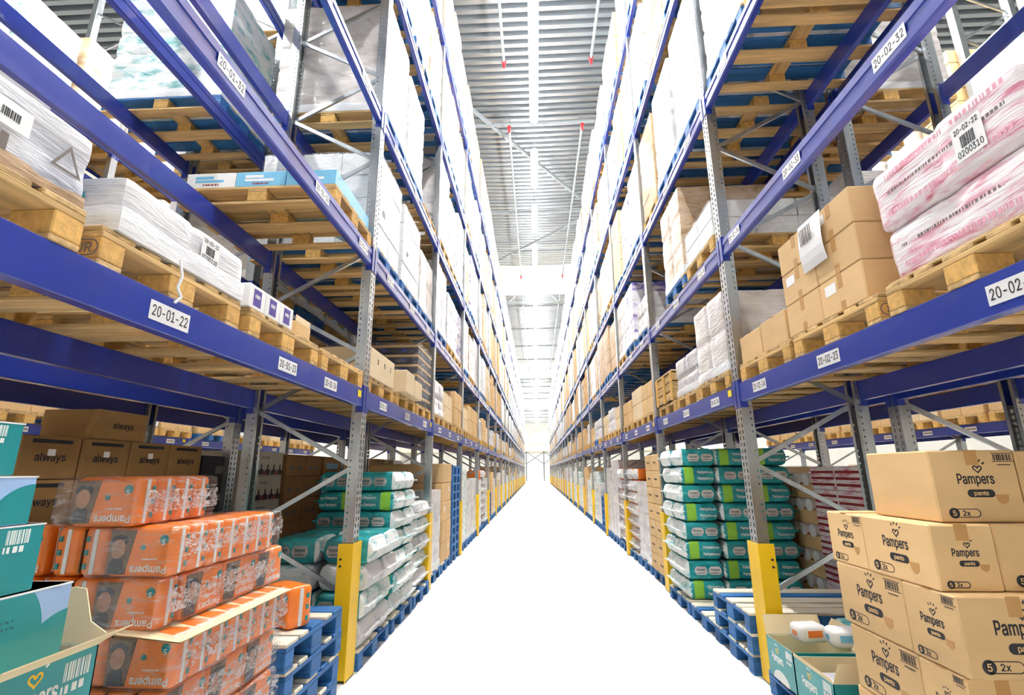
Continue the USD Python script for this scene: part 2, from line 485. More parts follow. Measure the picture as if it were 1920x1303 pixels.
for i, y in enumerate((24.4, 48.4, 72.4)):
    structure('trim', girder(y), 'concrete', f'{ORD[i]} cream concrete roof girder crossing above the aisle', 'girder')
for y in [12.9, 18.2, 21.9] + [30 + 5.2 * k for k in range(14)]:
    structure('trim', MB().tube((-22, y, 11.75), (22, y, 11.75), .06, 10).mesh(), 'pipe_grey', 'slim steel purlin tube running across under the roof deck', 'purlin')
for k, (a, b) in enumerate((((-1.7, 12.2, 11.75), (2.6, 18.2, 11.7)), ((2.6, 18.2, 11.68), (-3.0, 24.1, 11.7)))):
    structure('trim', MB().bar(a, b, .09, .09).mesh(), 'pipe_grey', ('near' if k == 0 else 'far') + ' diagonal wind brace under the roof deck', 'brace')
for k in range(3):
    y0 = (24.9, 48.9, 72.9)[k]
    out = MB()
    out.tube((-6, y0, 10.15), (6, y0, 10.15), .06)
    for s in range(-4, 4):
        out.bar((s * 1.4, y0, 10.15), (s * 1.4 - .45, y0, 10.6), .05, .05).bar((s * 1.4, y0, 10.15), (s * 1.4 + .45, y0, 10.6), .05, .05)
    structure('trim', out.mesh(), 'dark_steel', f'pipe on V-shaped brackets below the {ORD[k]} roof girder', 'pipe')
# sprinkler pipes with red heads
for sx, xs in (('left', -.62), ('right', 1.52)):
    for k, (a, b) in enumerate(((-4, 10.1), (12.5, 23.9), (25.2, 47.6))):
        t = thing('sprinkler_pipe', f'{("near", "middle", "far")[k]} run of thin grey sprinkler pipe under the roof, {sx} side', 'pipe', xs, (a + b) / 2, 11.3)
        L = (b - a) / 2
        out = MB().tube((0, -L, 0), (0, L, 0), .035)
        for h in np.arange(-L + .5, L, 3.0):
            out.bar((0, h, .02), (0, h, CZ - 11.3), .015, .015)
        obj('pipe', out.mesh(), 'pipe_grey', t)
        for h in ((-L, L) if k else (L,)):
            obj('sprinkler_head', cat(MB().tube((0, h - .05, 0), (0, h + .05, 0), .055).mesh(), MB().tube((0, h, -.16), (0, h, 0), .03).mesh()), 'red', t, label='red sprinkler head')

structure('trim', BX(-22, 22, 80, 90, 4.55, 5.45, c=.05), 'concrete', 'cream mezzanine edge crossing the far end of the aisle', 'mezzanine')
mb = MB()
for a in (-4.4, -1.6, 1.2, 4.0):
    mb.box(a - .08, a + .08, 80.9, 81.1, 0, 4.55)
    mb.bar((a, 81, 2.6), (a + 2.8, 81, 4.5), .1, .1).bar((a, 81, 4.5), (a + 2.8, 81, 2.6), .1, .1)
structure('trim', mb.mesh(), 'dark_steel', 'posts and crossed braces under the far mezzanine', 'brace')
for k, x in enumerate((-1.9, -.75, .35, 1.5)):
    t = thing('distant_load', f'{ORD[k]} white wrapped load on the far mezzanine, counted from the left', 'pallet load', x, 80.6, 5.45)
    obj('pallet', BX(-.5, .5, -.4, .4, 0, .14), 'wood_x', t)
    obj('wrapped_goods', soft_box(.95, .78, (2.2, 1.4, 2.0, 2.4)[k], .2, .03, .01, None, k), 'film_white', t, smooth=50)

# LED trunking: an opal tube under a white rail
LZ = 10.2


def led_kind(p):
    obj('rail', BX(-.06, .06, -.85, .85, .095, .15, c=.01), 'white', p)
    obj('led_tube', MB().tube((0, -.85, 0), (0, .85, 0), .10, 12).mesh(), 'led', p, smooth=40)
    for e in (-.6, .6):
        obj('hanger', MB().bar((0, e, .12), (0, e, CZ - LZ), .012, .012).mesh(), 'galv', p)


kind('led_lamp', led_kind)
for ax, nm in ((.1, 'over the main aisle'), (-5.4, 'over the next aisle to the left'), (5.5, 'over the next aisle to the right')):
    y, k = -.5, 0
    while y < 104:
        copy('led_lamp', 'ceiling_lamp', f'{ORD[k] if k < 24 else "distant"} long white LED tube lamp {nm}' if ax == .1 else f'long white LED tube lamp hanging {nm}', 'lamp', ax, y, LZ, group=None if (ax == .1 and k < 24) else 'LED lamps ' + nm)
        k += 1
        y += 1.75 if (y < 9.5) else 3.0

# ---------------------------------------------------------------- racks


def holed_plate(w, h0, h1, cols, pitch=.05, hw=.0085, hh=.014):
    """A steel strip in the (u, z) plane with columns of slots really cut through it."""
    us = sorted({0.0, w} | {c - hw * 1.9 for c in cols} | {c + hw * 1.9 for c in cols})
    nz = int(round((h1 - h0) / pitch))
    out_v, out_f, n = [], [], 0
    for a, b in zip(us[:-1], us[1:]):
        mid = (a + b) / 2
        if any(abs(mid - c) < 1e-6 for c in cols):
            c4 = np.array([(a, 0), (b, 0), (b, pitch), (a, pitch)])
            h4 = np.array([(mid - hw, pitch / 2 - hh), (mid + hw, pitch / 2 - hh), (mid + hw, pitch / 2 + hh), (mid - hw, pitch / 2 + hh)])
            cell = np.vstack([c4, h4]); q = np.array([[k, (k + 1) % 4, 4 + (k + 1) % 4, 4 + k] for k in range(4)])
            V = np.vstack([cell + [0, k * pitch] for k in range(nz)]); Q = np.vstack([q + 8 * k for k in range(nz)])
        else:
            V = np.array([(a, 0), (b, 0), (b, h1 - h0), (a, h1 - h0)]); Q = np.array([[0, 1, 2, 3]])
        out_v.append(V); out_f.append(Q + n); n += len(V)
    V = np.vstack(out_v); V[:, 1] += h0
    return V, np.vstack(out_f)


def post_mesh(h, detailed=True):
    """Upright: omega section, face at x = 0 looking to +x, 0.12 wide along y, 0.085 deep."""
    out = MB()
    hw = POST / 2
    if detailed:
        for x in (0, -.002):
            V, Q = holed_plate(POST, 0, h, [.030, .090])
            out.add(np.stack([np.full(len(V), x), V[:, 0] - hw, V[:, 1]], 1), Q)
        for s in (-1, 1):
            V, Q = holed_plate(.085, 0, h, [.066], hw=.006, hh=.007)
            out.add(np.stack([-V[:, 0], np.full(len(V), s * hw), V[:, 1]], 1), Q)
            out.add(np.stack([-V[:, 0], np.full(len(V), s * (hw - .002)), V[:, 1]], 1), Q)
            out.box(-.087, -.085, min(s * hw, s * .03), max(s * hw, s * .03), 0, h)
        out.box(-.018, -.004, -.012, .012, 0, h)          # the rolled stiffener between the two slot rows
    else:
        out.box(-.085, 0, -hw, hw, 0, h)
    return out.mesh()


def frame_kind(h, detailed):
    def b(p):
        m = post_mesh(h, detailed)
        obj('post', m, 'galv', p); obj('post', (m[0] * [-1, 1, 1] + [-DEPTH, 0, 0], np.asarray(m[1])[:, ::-1]), 'galv', p)
        z, k = .58, 0
        while z + .47 < h:
            fr, bk = (-.06, z), (-DEPTH + .06, z + .465)
            obj('brace', MB().bar((fr[0], -.014, fr[1]), (bk[0], -.014, bk[1]), .022, .035).mesh(), 'galv', p)
            if z + .96 < h:
                obj('brace', MB().bar((bk[0], .014, bk[1]), (fr[0], .014, z + .95), .022, .035).mesh(), 'galv', p)
            z += .95; k += 1
        obj('brace', MB().bar((-.06, 0, .14), (-DEPTH + .06, 0, .14), .022, .035).mesh(), 'galv', p)
        for x in (0, -DEPTH + .11):
            obj('foot_plate', BX(x - .12, x + .02, -.08, .08, 0, .008), 'dark_steel', p)
    return b


kind('frame_near', frame_kind(10.0, True))
kind('frame_far', frame_kind(10.0, False))


def guard_kind(p):
    obj('front_plate', BX(.012, .018, -.095, .095, 0, .95, c=.002), 'yellow', p)
    for s in (-1, 1):
        obj('side_plate', BX(-.10, .016, s * .095 - .003, s * .095 + .003, 0.02, .95), 'yellow', p)
        for z in (.84, .79, .12):
            obj('bolt', MB().tube((-.075, s * .097, z), (-.075, s * .104, z), .009, 8).mesh(), 'ink', p)


kind('guard', guard_kind)


def lens_label(name, yc, txt, p, front, z=.035):
    w, h = .215, .075
    obj('location_label', BX(front, front + .0015, yc - w / 2, yc + w / 2, z, z + h), 'white', p, label='white location label' + (f' reading {txt}' if txt else ''))
    if txt:
        obj('label_lettering', face(fit(text(txt, .042), w * .88), 'px', front + .0015, yc, z + .018), 'ink', p)
    else:
        obj('label_lettering', face(bars(w * .8, .03, 12), 'px', front + .0015, yc, z + .037), 'inkgrey', p)


def beam_kind(L, labels, level1, front=True):
    """Origin at the middle of the beam's bottom outer edge; the face looks to +x."""
    def b(p):
        hl = L / 2
        pr = [(-.05, 0), (-.012, 0), (0, .006), (0, .05), (-.006, .056), (-.006, .092), (0, .098), (0, .144), (-.006, BH), (-.05, BH)]
        if level1:
            pr = [(-.05, 0), (-.004, 0), (0, .004), (0, .146), (-.004, BH), (-.05, BH)]
        k = len(pr)
        v = np.vstack([[(x, s * hl, z) for x, z in pr] for s in (-1, 1)])
        i = np.arange(k); j = (i + 1) % k
        q = np.stack([i, i + k, j + k, j], 1)[:, ::-1]
        caps = np.array([[0, a, a + 1] for a in range(1, k - 1)] + [[k, k + a + 1, k + a] for a in range(1, k - 1)])
        obj('beam_profile', (v, np.vstack([q[:, [0, 1, 2]], q[:, [0, 2, 3]], caps])), 'blue', p)
        for s in (-1, 1):
            a, c = sorted((s * (hl - .004), s * (hl + .048)))
            obj('end_connector', cat(BX(.001, .006, a, c, -.045, BH + .03), BX(-.055, .006, s * hl - .003, s * hl + .003, -.045, BH + .03)), 'blue', p)
        if front:
            for yc, t in labels:
                lens_label('l', yc, t, p, .0005)
            if level1:
                obj('load_sticker', BX(.0005, .002, hl - .12, hl - .045, .07, .125), 'sticker_yellow', p, label='small yellow load sticker')
    return b


LAB0 = {('left', 0): [.85, 1.79, 2.74, 3.355], ('right', 0): [.75, 1.66, 2.775, 3.655], ('left', 1): [.95, 1.92, 2.96, 3.79], ('right', 1): [.9, 1.935, 2.825, 3.755]}


near_far = []
far_mesh = {'blue': MB(), 'pal': MB(), 'palb': MB(), 'white': MB(), 'kraft': MB()}
for side, X, s in (('left', XL, 1), ('right', XR, -1)):
    rz = 0 if s > 0 else 180
    for i in range(NB):
        if i == 0:
            continue
        y = Y1 + PITCH * (i - 1) + POST / 2
        copy('frame_near' if i <= 3 else 'frame_far', 'upright_frame', f'{ORD[i - 1]} galvanised upright frame from the front, {side} side of the aisle', 'rack frame', X, y, 0, rz)
        copy('guard', 'post_guard', f'{ORD[i - 1]} yellow post guard from the front, {side} side of the aisle', 'post guard', X, y, 0, rz)
    for i in range(NB - 1):
        a, b, mids = bay(i)
        for l in range(5):
            for back in (0, 1):
                x = X - s * DEPTH if back else X
                if i < 8:
                    lab = []
                    if not back:
                        lab = [((LAB0.get((side, l), mids)[k] - (a + b) / 2 if i == 0 else m - (a + b) / 2) * s, (f'20-0{1 if s > 0 else 2}-{l + 2}{k + 1 + 3 * i if i else k + 1}' if (i < 2 and l < 2) else None)) for k, m in enumerate(mids)]
                        if i >= 5:
                            lab = lab[:0]
                        if i == 0 and s < 0:
                            lab = [(q, t) for q, t in lab]
                    key = f'beam_{side if (i < 2 and l < 2) else "any"}_{i if i < 2 else (2 if i < 5 else 5)}_{l if i < 2 and l < 2 else min(l, 1)}_{back}'
                    kind(key, beam_kind(b - a, lab, l == 0, not back))
                    copy(key, 'rack_beam', f'blue beam of the {LEVEL[l + 1]}, {ORD[i]} bay on the {side}, {"rear" if back else "aisle"} side', 'beam', x, (a + b) / 2, BOT[l], rz if not back else 180 - rz)
                else:
                    far_mesh['blue'].box(min(x, x - s * .05) if not back else x, (max(x, x - s * .05) if not back else x + s * .05), a, b, BOT[l], BOT[l] + BH) if True else None
tag(obj('rack_beam', far_mesh['blue'].mesh(), 'blue'), 'blue beams of the distant rack bays far down the aisle', 'beam', kind='stuff')

# ---------------------------------------------------------------- pallets


def pallet_kind(blue, jit):
    r = random.Random(jit)
    mx, my, mk = ('bluewood_x', 'bluewood_y', 'bluewood_y') if blue == 1 else ('wood_x', 'wood_y', 'wood_block')
    mb_, me = mk, mx
    if blue == 2:
        mb_, me = 'bluewood_y', 'wood_x'

    def b(p):
        for y, w in ((-.3275, .145), (-.178, .10), (0, .145), (.178, .10), (.3275, .145)):
            obj('deck_board', BX(-.6 + r.uniform(0, .008), .6 - r.uniform(0, .008), y - w / 2, y + w / 2, .122, .144, c=.004), ('wood_pale' if blue == 1 and r.random() < .45 else ('bluewood_x' if (blue and r.random() < .6) else mx)), p)
        for x in (-.5275, 0, .5275):
            obj('stringer_board', BX(x - .0725, x + .0725, -.4, .4, .10, .122, c=.003), 'bluewood_y' if blue == 2 and abs(x) > .3 else my, p)
        for x in (-.5275, 0, .5275):
            for y, w in ((-.35, .10), (0, .145), (.35, .10)):
                obj('block', BX(x - .0725, x + .0725, y - w / 2, y + w / 2, .022, .10, c=.004), mb_ if abs(x) > .1 else ('wood_block' if blue == 2 else mb_), p)
        for y, w in ((-.35, .10), (0, .145), (.35, .10)):
            obj('bottom_board', BX(-.6, .6, y - w / 2, y + w / 2, 0, .022, c=.004), me, p)
    return b


def pallet_simple(out, out2, x, y, z, lod=0):
    out.box(x - .6, x + .6, y - .4, y + .4, z + .11, z + .144)
    for q, w in ((-.35, .10), (0, .145), (.35, .10)):
        out2.box(x - .6, x + .6, y + q - w / 2, y + q + w / 2, z, z + .022)
        for e in ((-.5275, 0, .5275) if not lod else (-.5275, .5275)):
            out2.box(x + e - .0725, x + e + .0725, y + q - w / 2, y + q + w / 2, z + .022, z + .11)


for nm, b_ in (('wood', 0), ('blue', 1), ('mixed', 2)):
    for j in range(2):
        kind(f'pallet_{nm}_{j}', pallet_kind(b_, j + 3 * b_))

    def far_pallet(p, b_=b_):
        a, c = MB(), MB(); pallet_simple(a, c, 0, 0, 0)
        obj('deck', a.mesh(), 'bluewood_x' if b_ == 1 else 'wood_x', p); obj('runners', c.mesh(), 'bluewood_y' if b_ else 'wood_block', p)
    kind(f'pallet_{nm}_far', far_pallet)
def stamped(p):
    pallet_kind(0, 5)(p)
    for x, t_ in ((-.5275, 'HK'), (.5275, 'EUR')):
        obj('brand_stamp', face(cat(fit(text(t_, .034, True), .085), shift(pill(.13, .062, .005), 0, .017)), 'ny', x, -.4002, .045), 'inkgrey', p, label='dark oval stamp')


kind('pallet_stamp_0', stamped)
PLOOK = {'stamp': 'wooden pallet with stamped corner blocks', 'wood': 'wooden pallet', 'blue': 'blue-painted pallet', 'mixed': 'wooden pallet with blue blocks'}


def pallet(look, x, y, z, label, near=True, rz=0, j=None, group=None):
    j = 0 if look == 'stamp' else j
    k = f'pallet_{look}_{(rnd.randrange(2) if j is None else j) if near else "far"}'
    return copy(k, 'pallet', label, 'pallet', x, y, z, rz, group=group)


# ---------------------------------------------------------------- loads


def film_load(mat_, h, layers, seed, cols=(2, 3)):
    def b(p):
        obj('wrapped_goods', soft_box(1.17, .78, h, .036, .014, .006, (layers, cols[0], cols[1]), seed), mat_, p, smooth=50)
        obj('film_skirt', soft_box(1.19, .80, .10, .06, .015, .012, None, seed + 9), 'film_shine', p, smooth=50)
    return b


def carton_load(mat_, h, layers, ny, nx, seed, wrap=True, label_mat='white'):
    r = random.Random(seed)

    def b(p):
        dz, dy, dx = h / layers, .78 / ny, 1.18 / nx
        for k in range(layers):
            for j in range(ny):
                for i in range(nx):
                    if 0 < i < nx - 1 and 0 < j < ny - 1 and k < layers - 1:
                        continue
                    x, y = -.59 + dx * (i + .5) + r.uniform(-.005, .005), -.39 + dy * (j + .5) + r.uniform(-.004, .004)
                    c = obj('carton', BX(x - dx / 2 + .003, x + dx / 2 - .003, y - dy / 2 + .003, y + dy / 2 - .003, k * dz, k * dz + dz - .004, c=.006), mat_, p)
                    if i == nx - 1 and r.random() < .4:
                        obj('carton_label', BX(x + dx / 2 - .0035, x + dx / 2 - .001, y - .05, y + .03, k * dz + dz * .5, k * dz + dz * .75), label_mat, p)
        if wrap:
            obj('stretch_film', soft_box(1.20, .80, h + .01, .1, .02, .006, None, seed), 'clear_film', p, smooth=50)
    return b


for k, h in enumerate((.5, .75, 1.0, 1.3)):
    for nm, mt in (('white', 'film_white'), ('grey', 'film_grey'), ('brown', 'film_brown'), ('teal', 'film_teal'), ('purple', 'film_purple')):
        kind(f'film_{nm}_{k}', film_load(mt, h, max(2, int(h / .26)), k * 7 + len(nm)))
    kind(f'kraft_{k}', carton_load('kraft', h, max(2, int(h / .25)), 2, 2, k, False))
    kind(f'kraftlight_{k}', carton_load('kraft_light', h, max(2, int(h / .3)), 2, 2, k + 5, False))
    kind(f'cartons_{k}', carton_load('kraft', h, max(2, int(h / .25)), 2, 3, k))
    kind(f'whitecartons_{k}', carton_load('white', h, max(2, int(h / .25)), 2, 3, k + 20, True, 'inkgrey'))
HS = (.5, .75, 1.0, 1.3)
LOOK = {'film_white': ('white film-wrapped pallet load', 'pallet load'), 'film_grey': ('grey film-wrapped pallet load', 'pallet load'), 'film_brown': ('brown cartons under cloudy film', 'pallet load'),
        'film_teal': ('white and teal film-wrapped load', 'pallet load'), 'film_purple': ('purple and white film-wrapped load', 'pallet load'),
        'kraft': ('brown carton stack', 'pallet load'), 'kraftlight': ('pale cream carton stack', 'pallet load'), 'cartons': ('brown cartons in clear film', 'pallet load'), 'whitecartons': ('white cartons in clear film', 'pallet load')}
PN = ['nearest', 'second', 'third', 'fourth']


def where(side, i, l, p, n):
    return f'{LEVEL[l]}, {ORD[i]} bay {side}, {PN[p]} of {n}'


def load(k, hi, hwant, x, y, z, lab, rz=0):
    look, c = LOOK[k]
    return copy(f'{k}_{hi}', 'wrapped_load' if 'film' in k or 'cartons' in k else 'carton_stack', f'{look}, {lab}', c, x, y, z, rz, scale=(1, 1, hwant / HS[hi]))


# what stands where: (side, bay, level, place) -> (pallet look, load kind, height); None leaves the place empty
SLOT = {}
for i in (0,):
    for l in (2, 3, 4, 5):
        for p in range(4):
            SLOT[('left', 0, l, p)] = None
            SLOT[('right', 0, l, p)] = None
E = 'EMPTY'
SLOT.update({
    ('left', 0, 1, 0): ('wood', E, 0), ('left', 0, 1, 1): ('stamp', E, 0), ('left', 0, 1, 2): ('wood', E, 0), ('left', 0, 1, 3): ('wood', E, 0),
    ('left', 0, 2, 3): ('wood', E, 0),
    ('left', 1, 1, 0): ('wood', E, 0), ('left', 1, 1, 1): ('wood', E, 0), ('left', 1, 1, 2): ('wood', E, 0),
    ('left', 1, 2, 0): ('mixed', 'whitecartons', 1.0), ('left', 1, 2, 1): ('mixed', 'whitecartons', .95), ('left', 1, 2, 2): ('mixed', 'film_grey', .8),
    ('left', 1, 3, 0): ('mixed', 'film_grey', 1.35), ('left', 1, 3, 1): ('mixed', 'film_white', 1.25), ('left', 1, 3, 2): ('wood', E, 0),
    ('right', 0, 1, 0): ('wood', 'film_white', .5), ('right', 0, 1, 1): ('wood', E, 0), ('right', 0, 1, 2): ('stamp', E, 0), ('right', 0, 1, 3): ('wood', E, 0),
    ('right', 0, 3, 3): ('mixed', 'film_white', 1.3), ('right', 0, 3, 2): ('wood', 'film_white', 1.2), ('right', 0, 4, 3): ('mixed', 'film_white', 1.3), ('left', 0, 4, 3): ('mixed', 'film_white', 1.3),
    ('right', 1, 1, 0): ('wood', 'film_grey', .72), ('right', 1, 1, 1): ('wood', 'film_white', .42), ('right', 1, 1, 2): ('wood', E, 0),
    ('right', 1, 2, 0): ('wood', 'whitecartons', .35), ('right', 1, 2, 1): ('mixed', 'film_brown', 1.05), ('right', 1, 2, 2): None,
    ('right', 1, 3, 0): ('mixed', 'film_white', 1.4), ('right', 1, 3, 1): ('mixed', 'film_white', 1.35), ('right', 1, 3, 2): ('wood', 'cartons', 1.3),
    ('right', 2, 1, 0): ('wood', 'kraft', .45), ('right', 2, 1, 1): ('wood', 'kraftlight', .5), ('right', 2, 2, 0): ('mixed', 'film_white', .5), ('right', 2, 2, 1): ('mixed', 'film_purple', 1.0),
    ('right', 2, 3, 0): ('mixed', 'film_white', 1.3), ('right', 2, 3, 1): ('mixed', 'film_purple', 1.2),
})
CXL, CXR = XL - .612, XR + .612          # pallets end just behind the beam faces
rr = random.Random(11)
for side, X in (('left', CXL), ('right', CXR)):
    for i in range(NB - 1):
        a, b, mids = bay(i)
        for l in (1, 2, 3, 4, 5):
            for p, y in enumerate(mids):
                z = TOP[l]
                key = (side, i, l, p)
                room = ((BOT[l] if l < 5 else 10.6) - z - PH - .06)
                u = rr.random()
                lk = 'wood' if l == 1 and u < .8 else rr.choice(('mixed', 'mixed', 'wood', 'blue') if l > 1 else ('wood', 'blue'))
                if l == 1:
                    kd, h = rr.choice((('kraft', .4), ('kraftlight', .45), ('film_white', .5), ('kraft', .6), ('cartons', .5), ('film_teal', .4), ('film_grey', .6)))
                else:
                    kd = rr.choice(('film_white',) * 5 + ('film_grey', 'film_brown', 'film_brown', 'film_brown', 'film_teal', 'film_purple', 'whitecartons', 'whitecartons', 'kraftlight', 'kraftlight', 'cartons', 'kraft', 'cartons'))
                    h = room * rr.uniform(.8, .98)
                if u < .03 and l < 4:
                    kd = E
                if key in SLOT:
                    if SLOT[key] is None:
                        continue
                    lk, kd, h = SLOT[key]
                h = min(h, room)
                x = X + rr.uniform(-.02, .02)
                if i >= 6:
                    pallet_simple(far_mesh['pal' if lk == 'wood' else 'palb'], far_mesh['pal' if lk == 'wood' else 'palb'], x, y, z, 1)
                    if kd != E:
                        far_mesh['kraft' if kd in ('kraft', 'cartons', 'film_brown') else 'white'].box(x - .59, x + .59, y - .385, y + .385, z + PH, z + PH + h, c=.02)
                    continue
                lab = where(side, i, l, p, len(mids))
                pallet(lk, x, y, z, f'{PLOOK[lk]}, {lab}', i < 3)
                if kd != E:
                    if i > 4 and kd in ('cartons', 'whitecartons'):
                        kd = 'kraft' if kd == 'cartons' else 'film_white'
                    hi = min(range(4), key=lambda q: abs(HS[q] - h))
                    load(kd, hi, h, x, y, z + PH, lab)
for k, m_, nm, lab, c in (('pal', 'wood_x', 'pallet', 'wooden pallets of the distant rack bays far down the aisle', 'pallet'), ('palb', 'bluewood_y', 'pallet', 'blue pallets of the distant rack bays far down the aisle', 'pallet'),
                          ('white', 'film_white', 'wrapped_load', 'white film-wrapped loads of the distant rack bays far down the aisle', 'pallet load'),
                          ('kraft', 'kraft', 'carton_stack', 'brown carton loads of the distant rack bays far down the aisle', 'pallet load')):
    tag(obj(nm, far_mesh[k].mesh(), m_), lab, c, kind='stuff')

# ---------------------------------------------------------------- racks behind: back-to-back rows and the fronts of the next aisles
ROWS = [('rack behind left rack', -2.95, 180, 1.13 + .06, 3.6, 4, 5), ('rack behind right rack', 2.85, 0, .535 - .06, 3.6, 4, 5),
        ('rack across left aisle', -6.9, 0, -1.55, 2.8, 6, 4), ('rack across right aisle', 6.9, 180, -1.55, 2.8, 6, 4)]
rb = random.Random(5)
for rn, (nm, X, rz, y0, first, nb, nl) in enumerate(ROWS):
    s = -1 if X < 0 else 1
    fx, bx = (X + s * DEPTH, X) if rn < 2 else (X, X + s * DEPTH)      # aisle face, rear face
    ys = [y0, y0 + first] + [y0 + first + 2.8 * k for k in range(1, nb)]
    for k, y in enumerate(ys):
        copy('frame_near' if k < 4 and rn < 2 else 'frame_far', 'upright_frame', f'{ORD[k]} galvanised upright frame of the {nm}', 'rack frame', fx, y, 0, (180 if s < 0 else 0) if rn < 2 else (0 if s < 0 else 180))
        if rn > 1:
            copy('guard', 'post_guard', f'{ORD[k]} yellow post guard of the {nm}', 'post guard', fx, y, 0, 0 if s < 0 else 180)
    for k, (a, b) in enumerate(zip(ys[:-1], ys[1:])):
        a, b = a + .06, b - .06
        m = 4 if b - a > 3 else 3
        mids = [a + (b - a) * (q + .5) / m for q in range(m)]
        for l in range(nl):
            for back in (0, 1):
                key = f'beam_row_{m}_{min(l, 1)}_{back}'
                kind(key, beam_kind(b - a, [] if back else [(q - (a + b) / 2, None) for q in mids], l == 0, not back))
                out = (fx > bx) != bool(back)
                copy(key, 'rack_beam', f'blue beam, {LEVEL[l + 1]}, {ORD[k]} bay, {nm}, {"rear" if back else "aisle"} side', 'beam', bx if back else fx, (a + b) / 2, BOT[l], 0 if out else 180)
        for l in range(1, (5 if k < 2 else 3) if rn < 2 else (5 if k in (2, 3) else 2)):
            for q, y in enumerate(mids):
                room = (BOT[l] if l < 5 else 10.6) - TOP[l] - PH - .06
                kd = rb.choice(('film_white', 'film_white', 'film_grey', 'film_teal', 'kraft', 'kraftlight', 'film_brown'))
                lk, h = rb.choice(('wood', 'wood', 'mixed')), room * rb.uniform(.45, .95)
                if l == 1:
                    kd, h = rb.choice((('kraft', .4), ('kraftlight', .35), ('film_white', .5), ('kraft', .6)))
                if rn == 1 and k == 0:
                    if l > 1:
                        continue
                if rn == 0 and k == 0:
                    if (l, q) == (3, 3):
                        lk, kd, h = 'mixed', 'film_teal', 1.3
                    elif l == 2:
                        if q != 1:
                            continue
                        y, kd, h = 2.10, 'film_white', .39
                    elif l > 2:
                        continue
                x = fx + (bx - fx) / 2 + (s * .14 if rn < 2 else 0)
                lab = f'{LEVEL[l]}, {PN[q]} place, {ORD[k]} bay, {nm}'
                pallet(lk, x, y, TOP[l], f'{PLOOK[lk]}, {lab}', rn < 2 and k < 2)
                hi = min(range(4), key=lambda z: abs(HS[z] - h))
                load(kd, hi, h, x, y, TOP[l] + PH, lab, 180 if fx < bx else 0)

# ---------------------------------------------------------------- goods that can be told apart


def split(m, **tests):
    """Cuts a mesh into parts by where its triangles lie; what no test takes is the body."""
    v, f = np.asarray(m[0]), np.asarray(m[1])
    c = v[f].mean(1)
    left = np.ones(len(f), bool); out = {}
    for k, t in tests.items():
        a = left & t(c); left &= ~a
        if a.any():
            out[k] = (v, f[a])
    out['body'] = (v, f[left])
    for k, (vv, ff) in out.items():
        u, inv = np.unique(ff, return_inverse=True)
        out[k] = (vv[u], inv.reshape(-1, 3))
    return out


def bag_kind(look, seed, s=1):
    def b(p):
        m = pillow(.41, .41, .205, .035, seed)
        if look == 'teal':
            pt = split(m, end=lambda c: c[:, 0] > .175, lime=lambda c: (c[:, 1] < -.17) & (np.abs(c[:, 0] - .09) < .05), side=lambda c: c[:, 1] < -.185)
            mats = {'body': 'teal_film', 'end': 'film_teal', 'lime': 'lime', 'side': 'teal_film'}
        elif look == 'silver':
            pt = split(m, end=lambda c: c[:, 0] > .165)
            mats = {'body': 'teal_film', 'end': 'film_teal'}
        else:
            pt = split(m, end=lambda c: c[:, 0] > .16)
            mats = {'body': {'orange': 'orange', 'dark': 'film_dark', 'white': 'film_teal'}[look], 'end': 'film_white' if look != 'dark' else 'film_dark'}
        for k, nm in (('body', 'bag'), ('side', 'bag_side'), ('end', 'sealed_end'), ('lime', 'printed_panel')):
            if k in pt:
                q = pt[k] if s > 0 else (pt[k][0] * [-1, 1, 1], pt[k][1][:, ::-1])
                obj(nm, q, mats[k], p, smooth=60)
        if look == 'silver':
            for xx in (-.105, .045):
                obj('printed_panel', face(cat(shift(pill(.135, .085), xx * s, 0), BX(xx * s - .05, xx * s + .05, -.043, .043, 0, .0008)), 'ny', 0, -.2115, .1), 'film_grey', p)
                obj('print', face(cat(fit(text('Pampers', .022, True), .09), shift(bars(.09, .01, 7), 0, -.025)), 'ny', xx * s, -.2125, .1), 'teal_dark', p)
        if look == 'teal':
            for z in (.065, .135):
                obj('print', cat(face(fit(text('Pampers', .030, True), .12), 'ny', -.06 * s, -.2125, z - .01), face(bars(.05, .016, 5), 'ny', -.15 * s, -.2125, z)), 'white', p)
    return b


for lk in ('teal', 'silver', 'orange', 'dark', 'white'):
    for j in range(2):
        kind(f'bag_{lk}_{j}', bag_kind(lk, j + 2))
        kind(f'bagr_{lk}_{j}', bag_kind(lk, j + 2, -1))
BAG = {'teal': 'teal lime-panelled diaper bag', 'silver': 'white teal-printed diaper bag', 'orange': 'orange film bag', 'dark': 'dark shaded teal bag', 'white': 'white film bag'}


def bag_stack(place_, x_front, y, z, layers, looks, s, nx=2, ny=2, sy=1.0, sz=1.0, jit=.02, lean=0.0):
    """Layers of bags; the first column lies at the aisle, s = +1 where the aisle is on the +x side."""
    r = random.Random(int(abs(y) * 100) + layers)
    for k in range(layers):
        for j in range(ny):
            for i in range(nx):
                lk = looks[(k + i) % len(looks)] if len(looks) > 2 else looks[k % len(looks)]
                xx = x_front - s * (.22 + .405 * i) + r.uniform(-jit, jit)
                yy = y + (j - (ny - 1) / 2) * .40 * sy + r.uniform(-.005, .005)
                copy(f'bag{"" if s > 0 else "r"}_{lk}_{r.randrange(2)}', 'diaper_bag', f'{BAG[lk]}, {ORD[k]} layer, {"aisle" if i == 0 else "inner"} column, {"near" if j == 0 else "far"} row, {place_}', 'diaper bag',
                     xx + s * lean * k, yy, z + k * .196 * sz, 0, scale=(1, sy * .985, sz * .96))


def floor_pallets(look, X, y, n, lab, s, near=True):
    for k in range(n):
        pallet(look, X, y + rnd.uniform(-.012, .012), PH * k, f'{PLOOK[look]}, {lab}' + (f', {ORD[k]} from the floor' if n > 1 else ''), near)


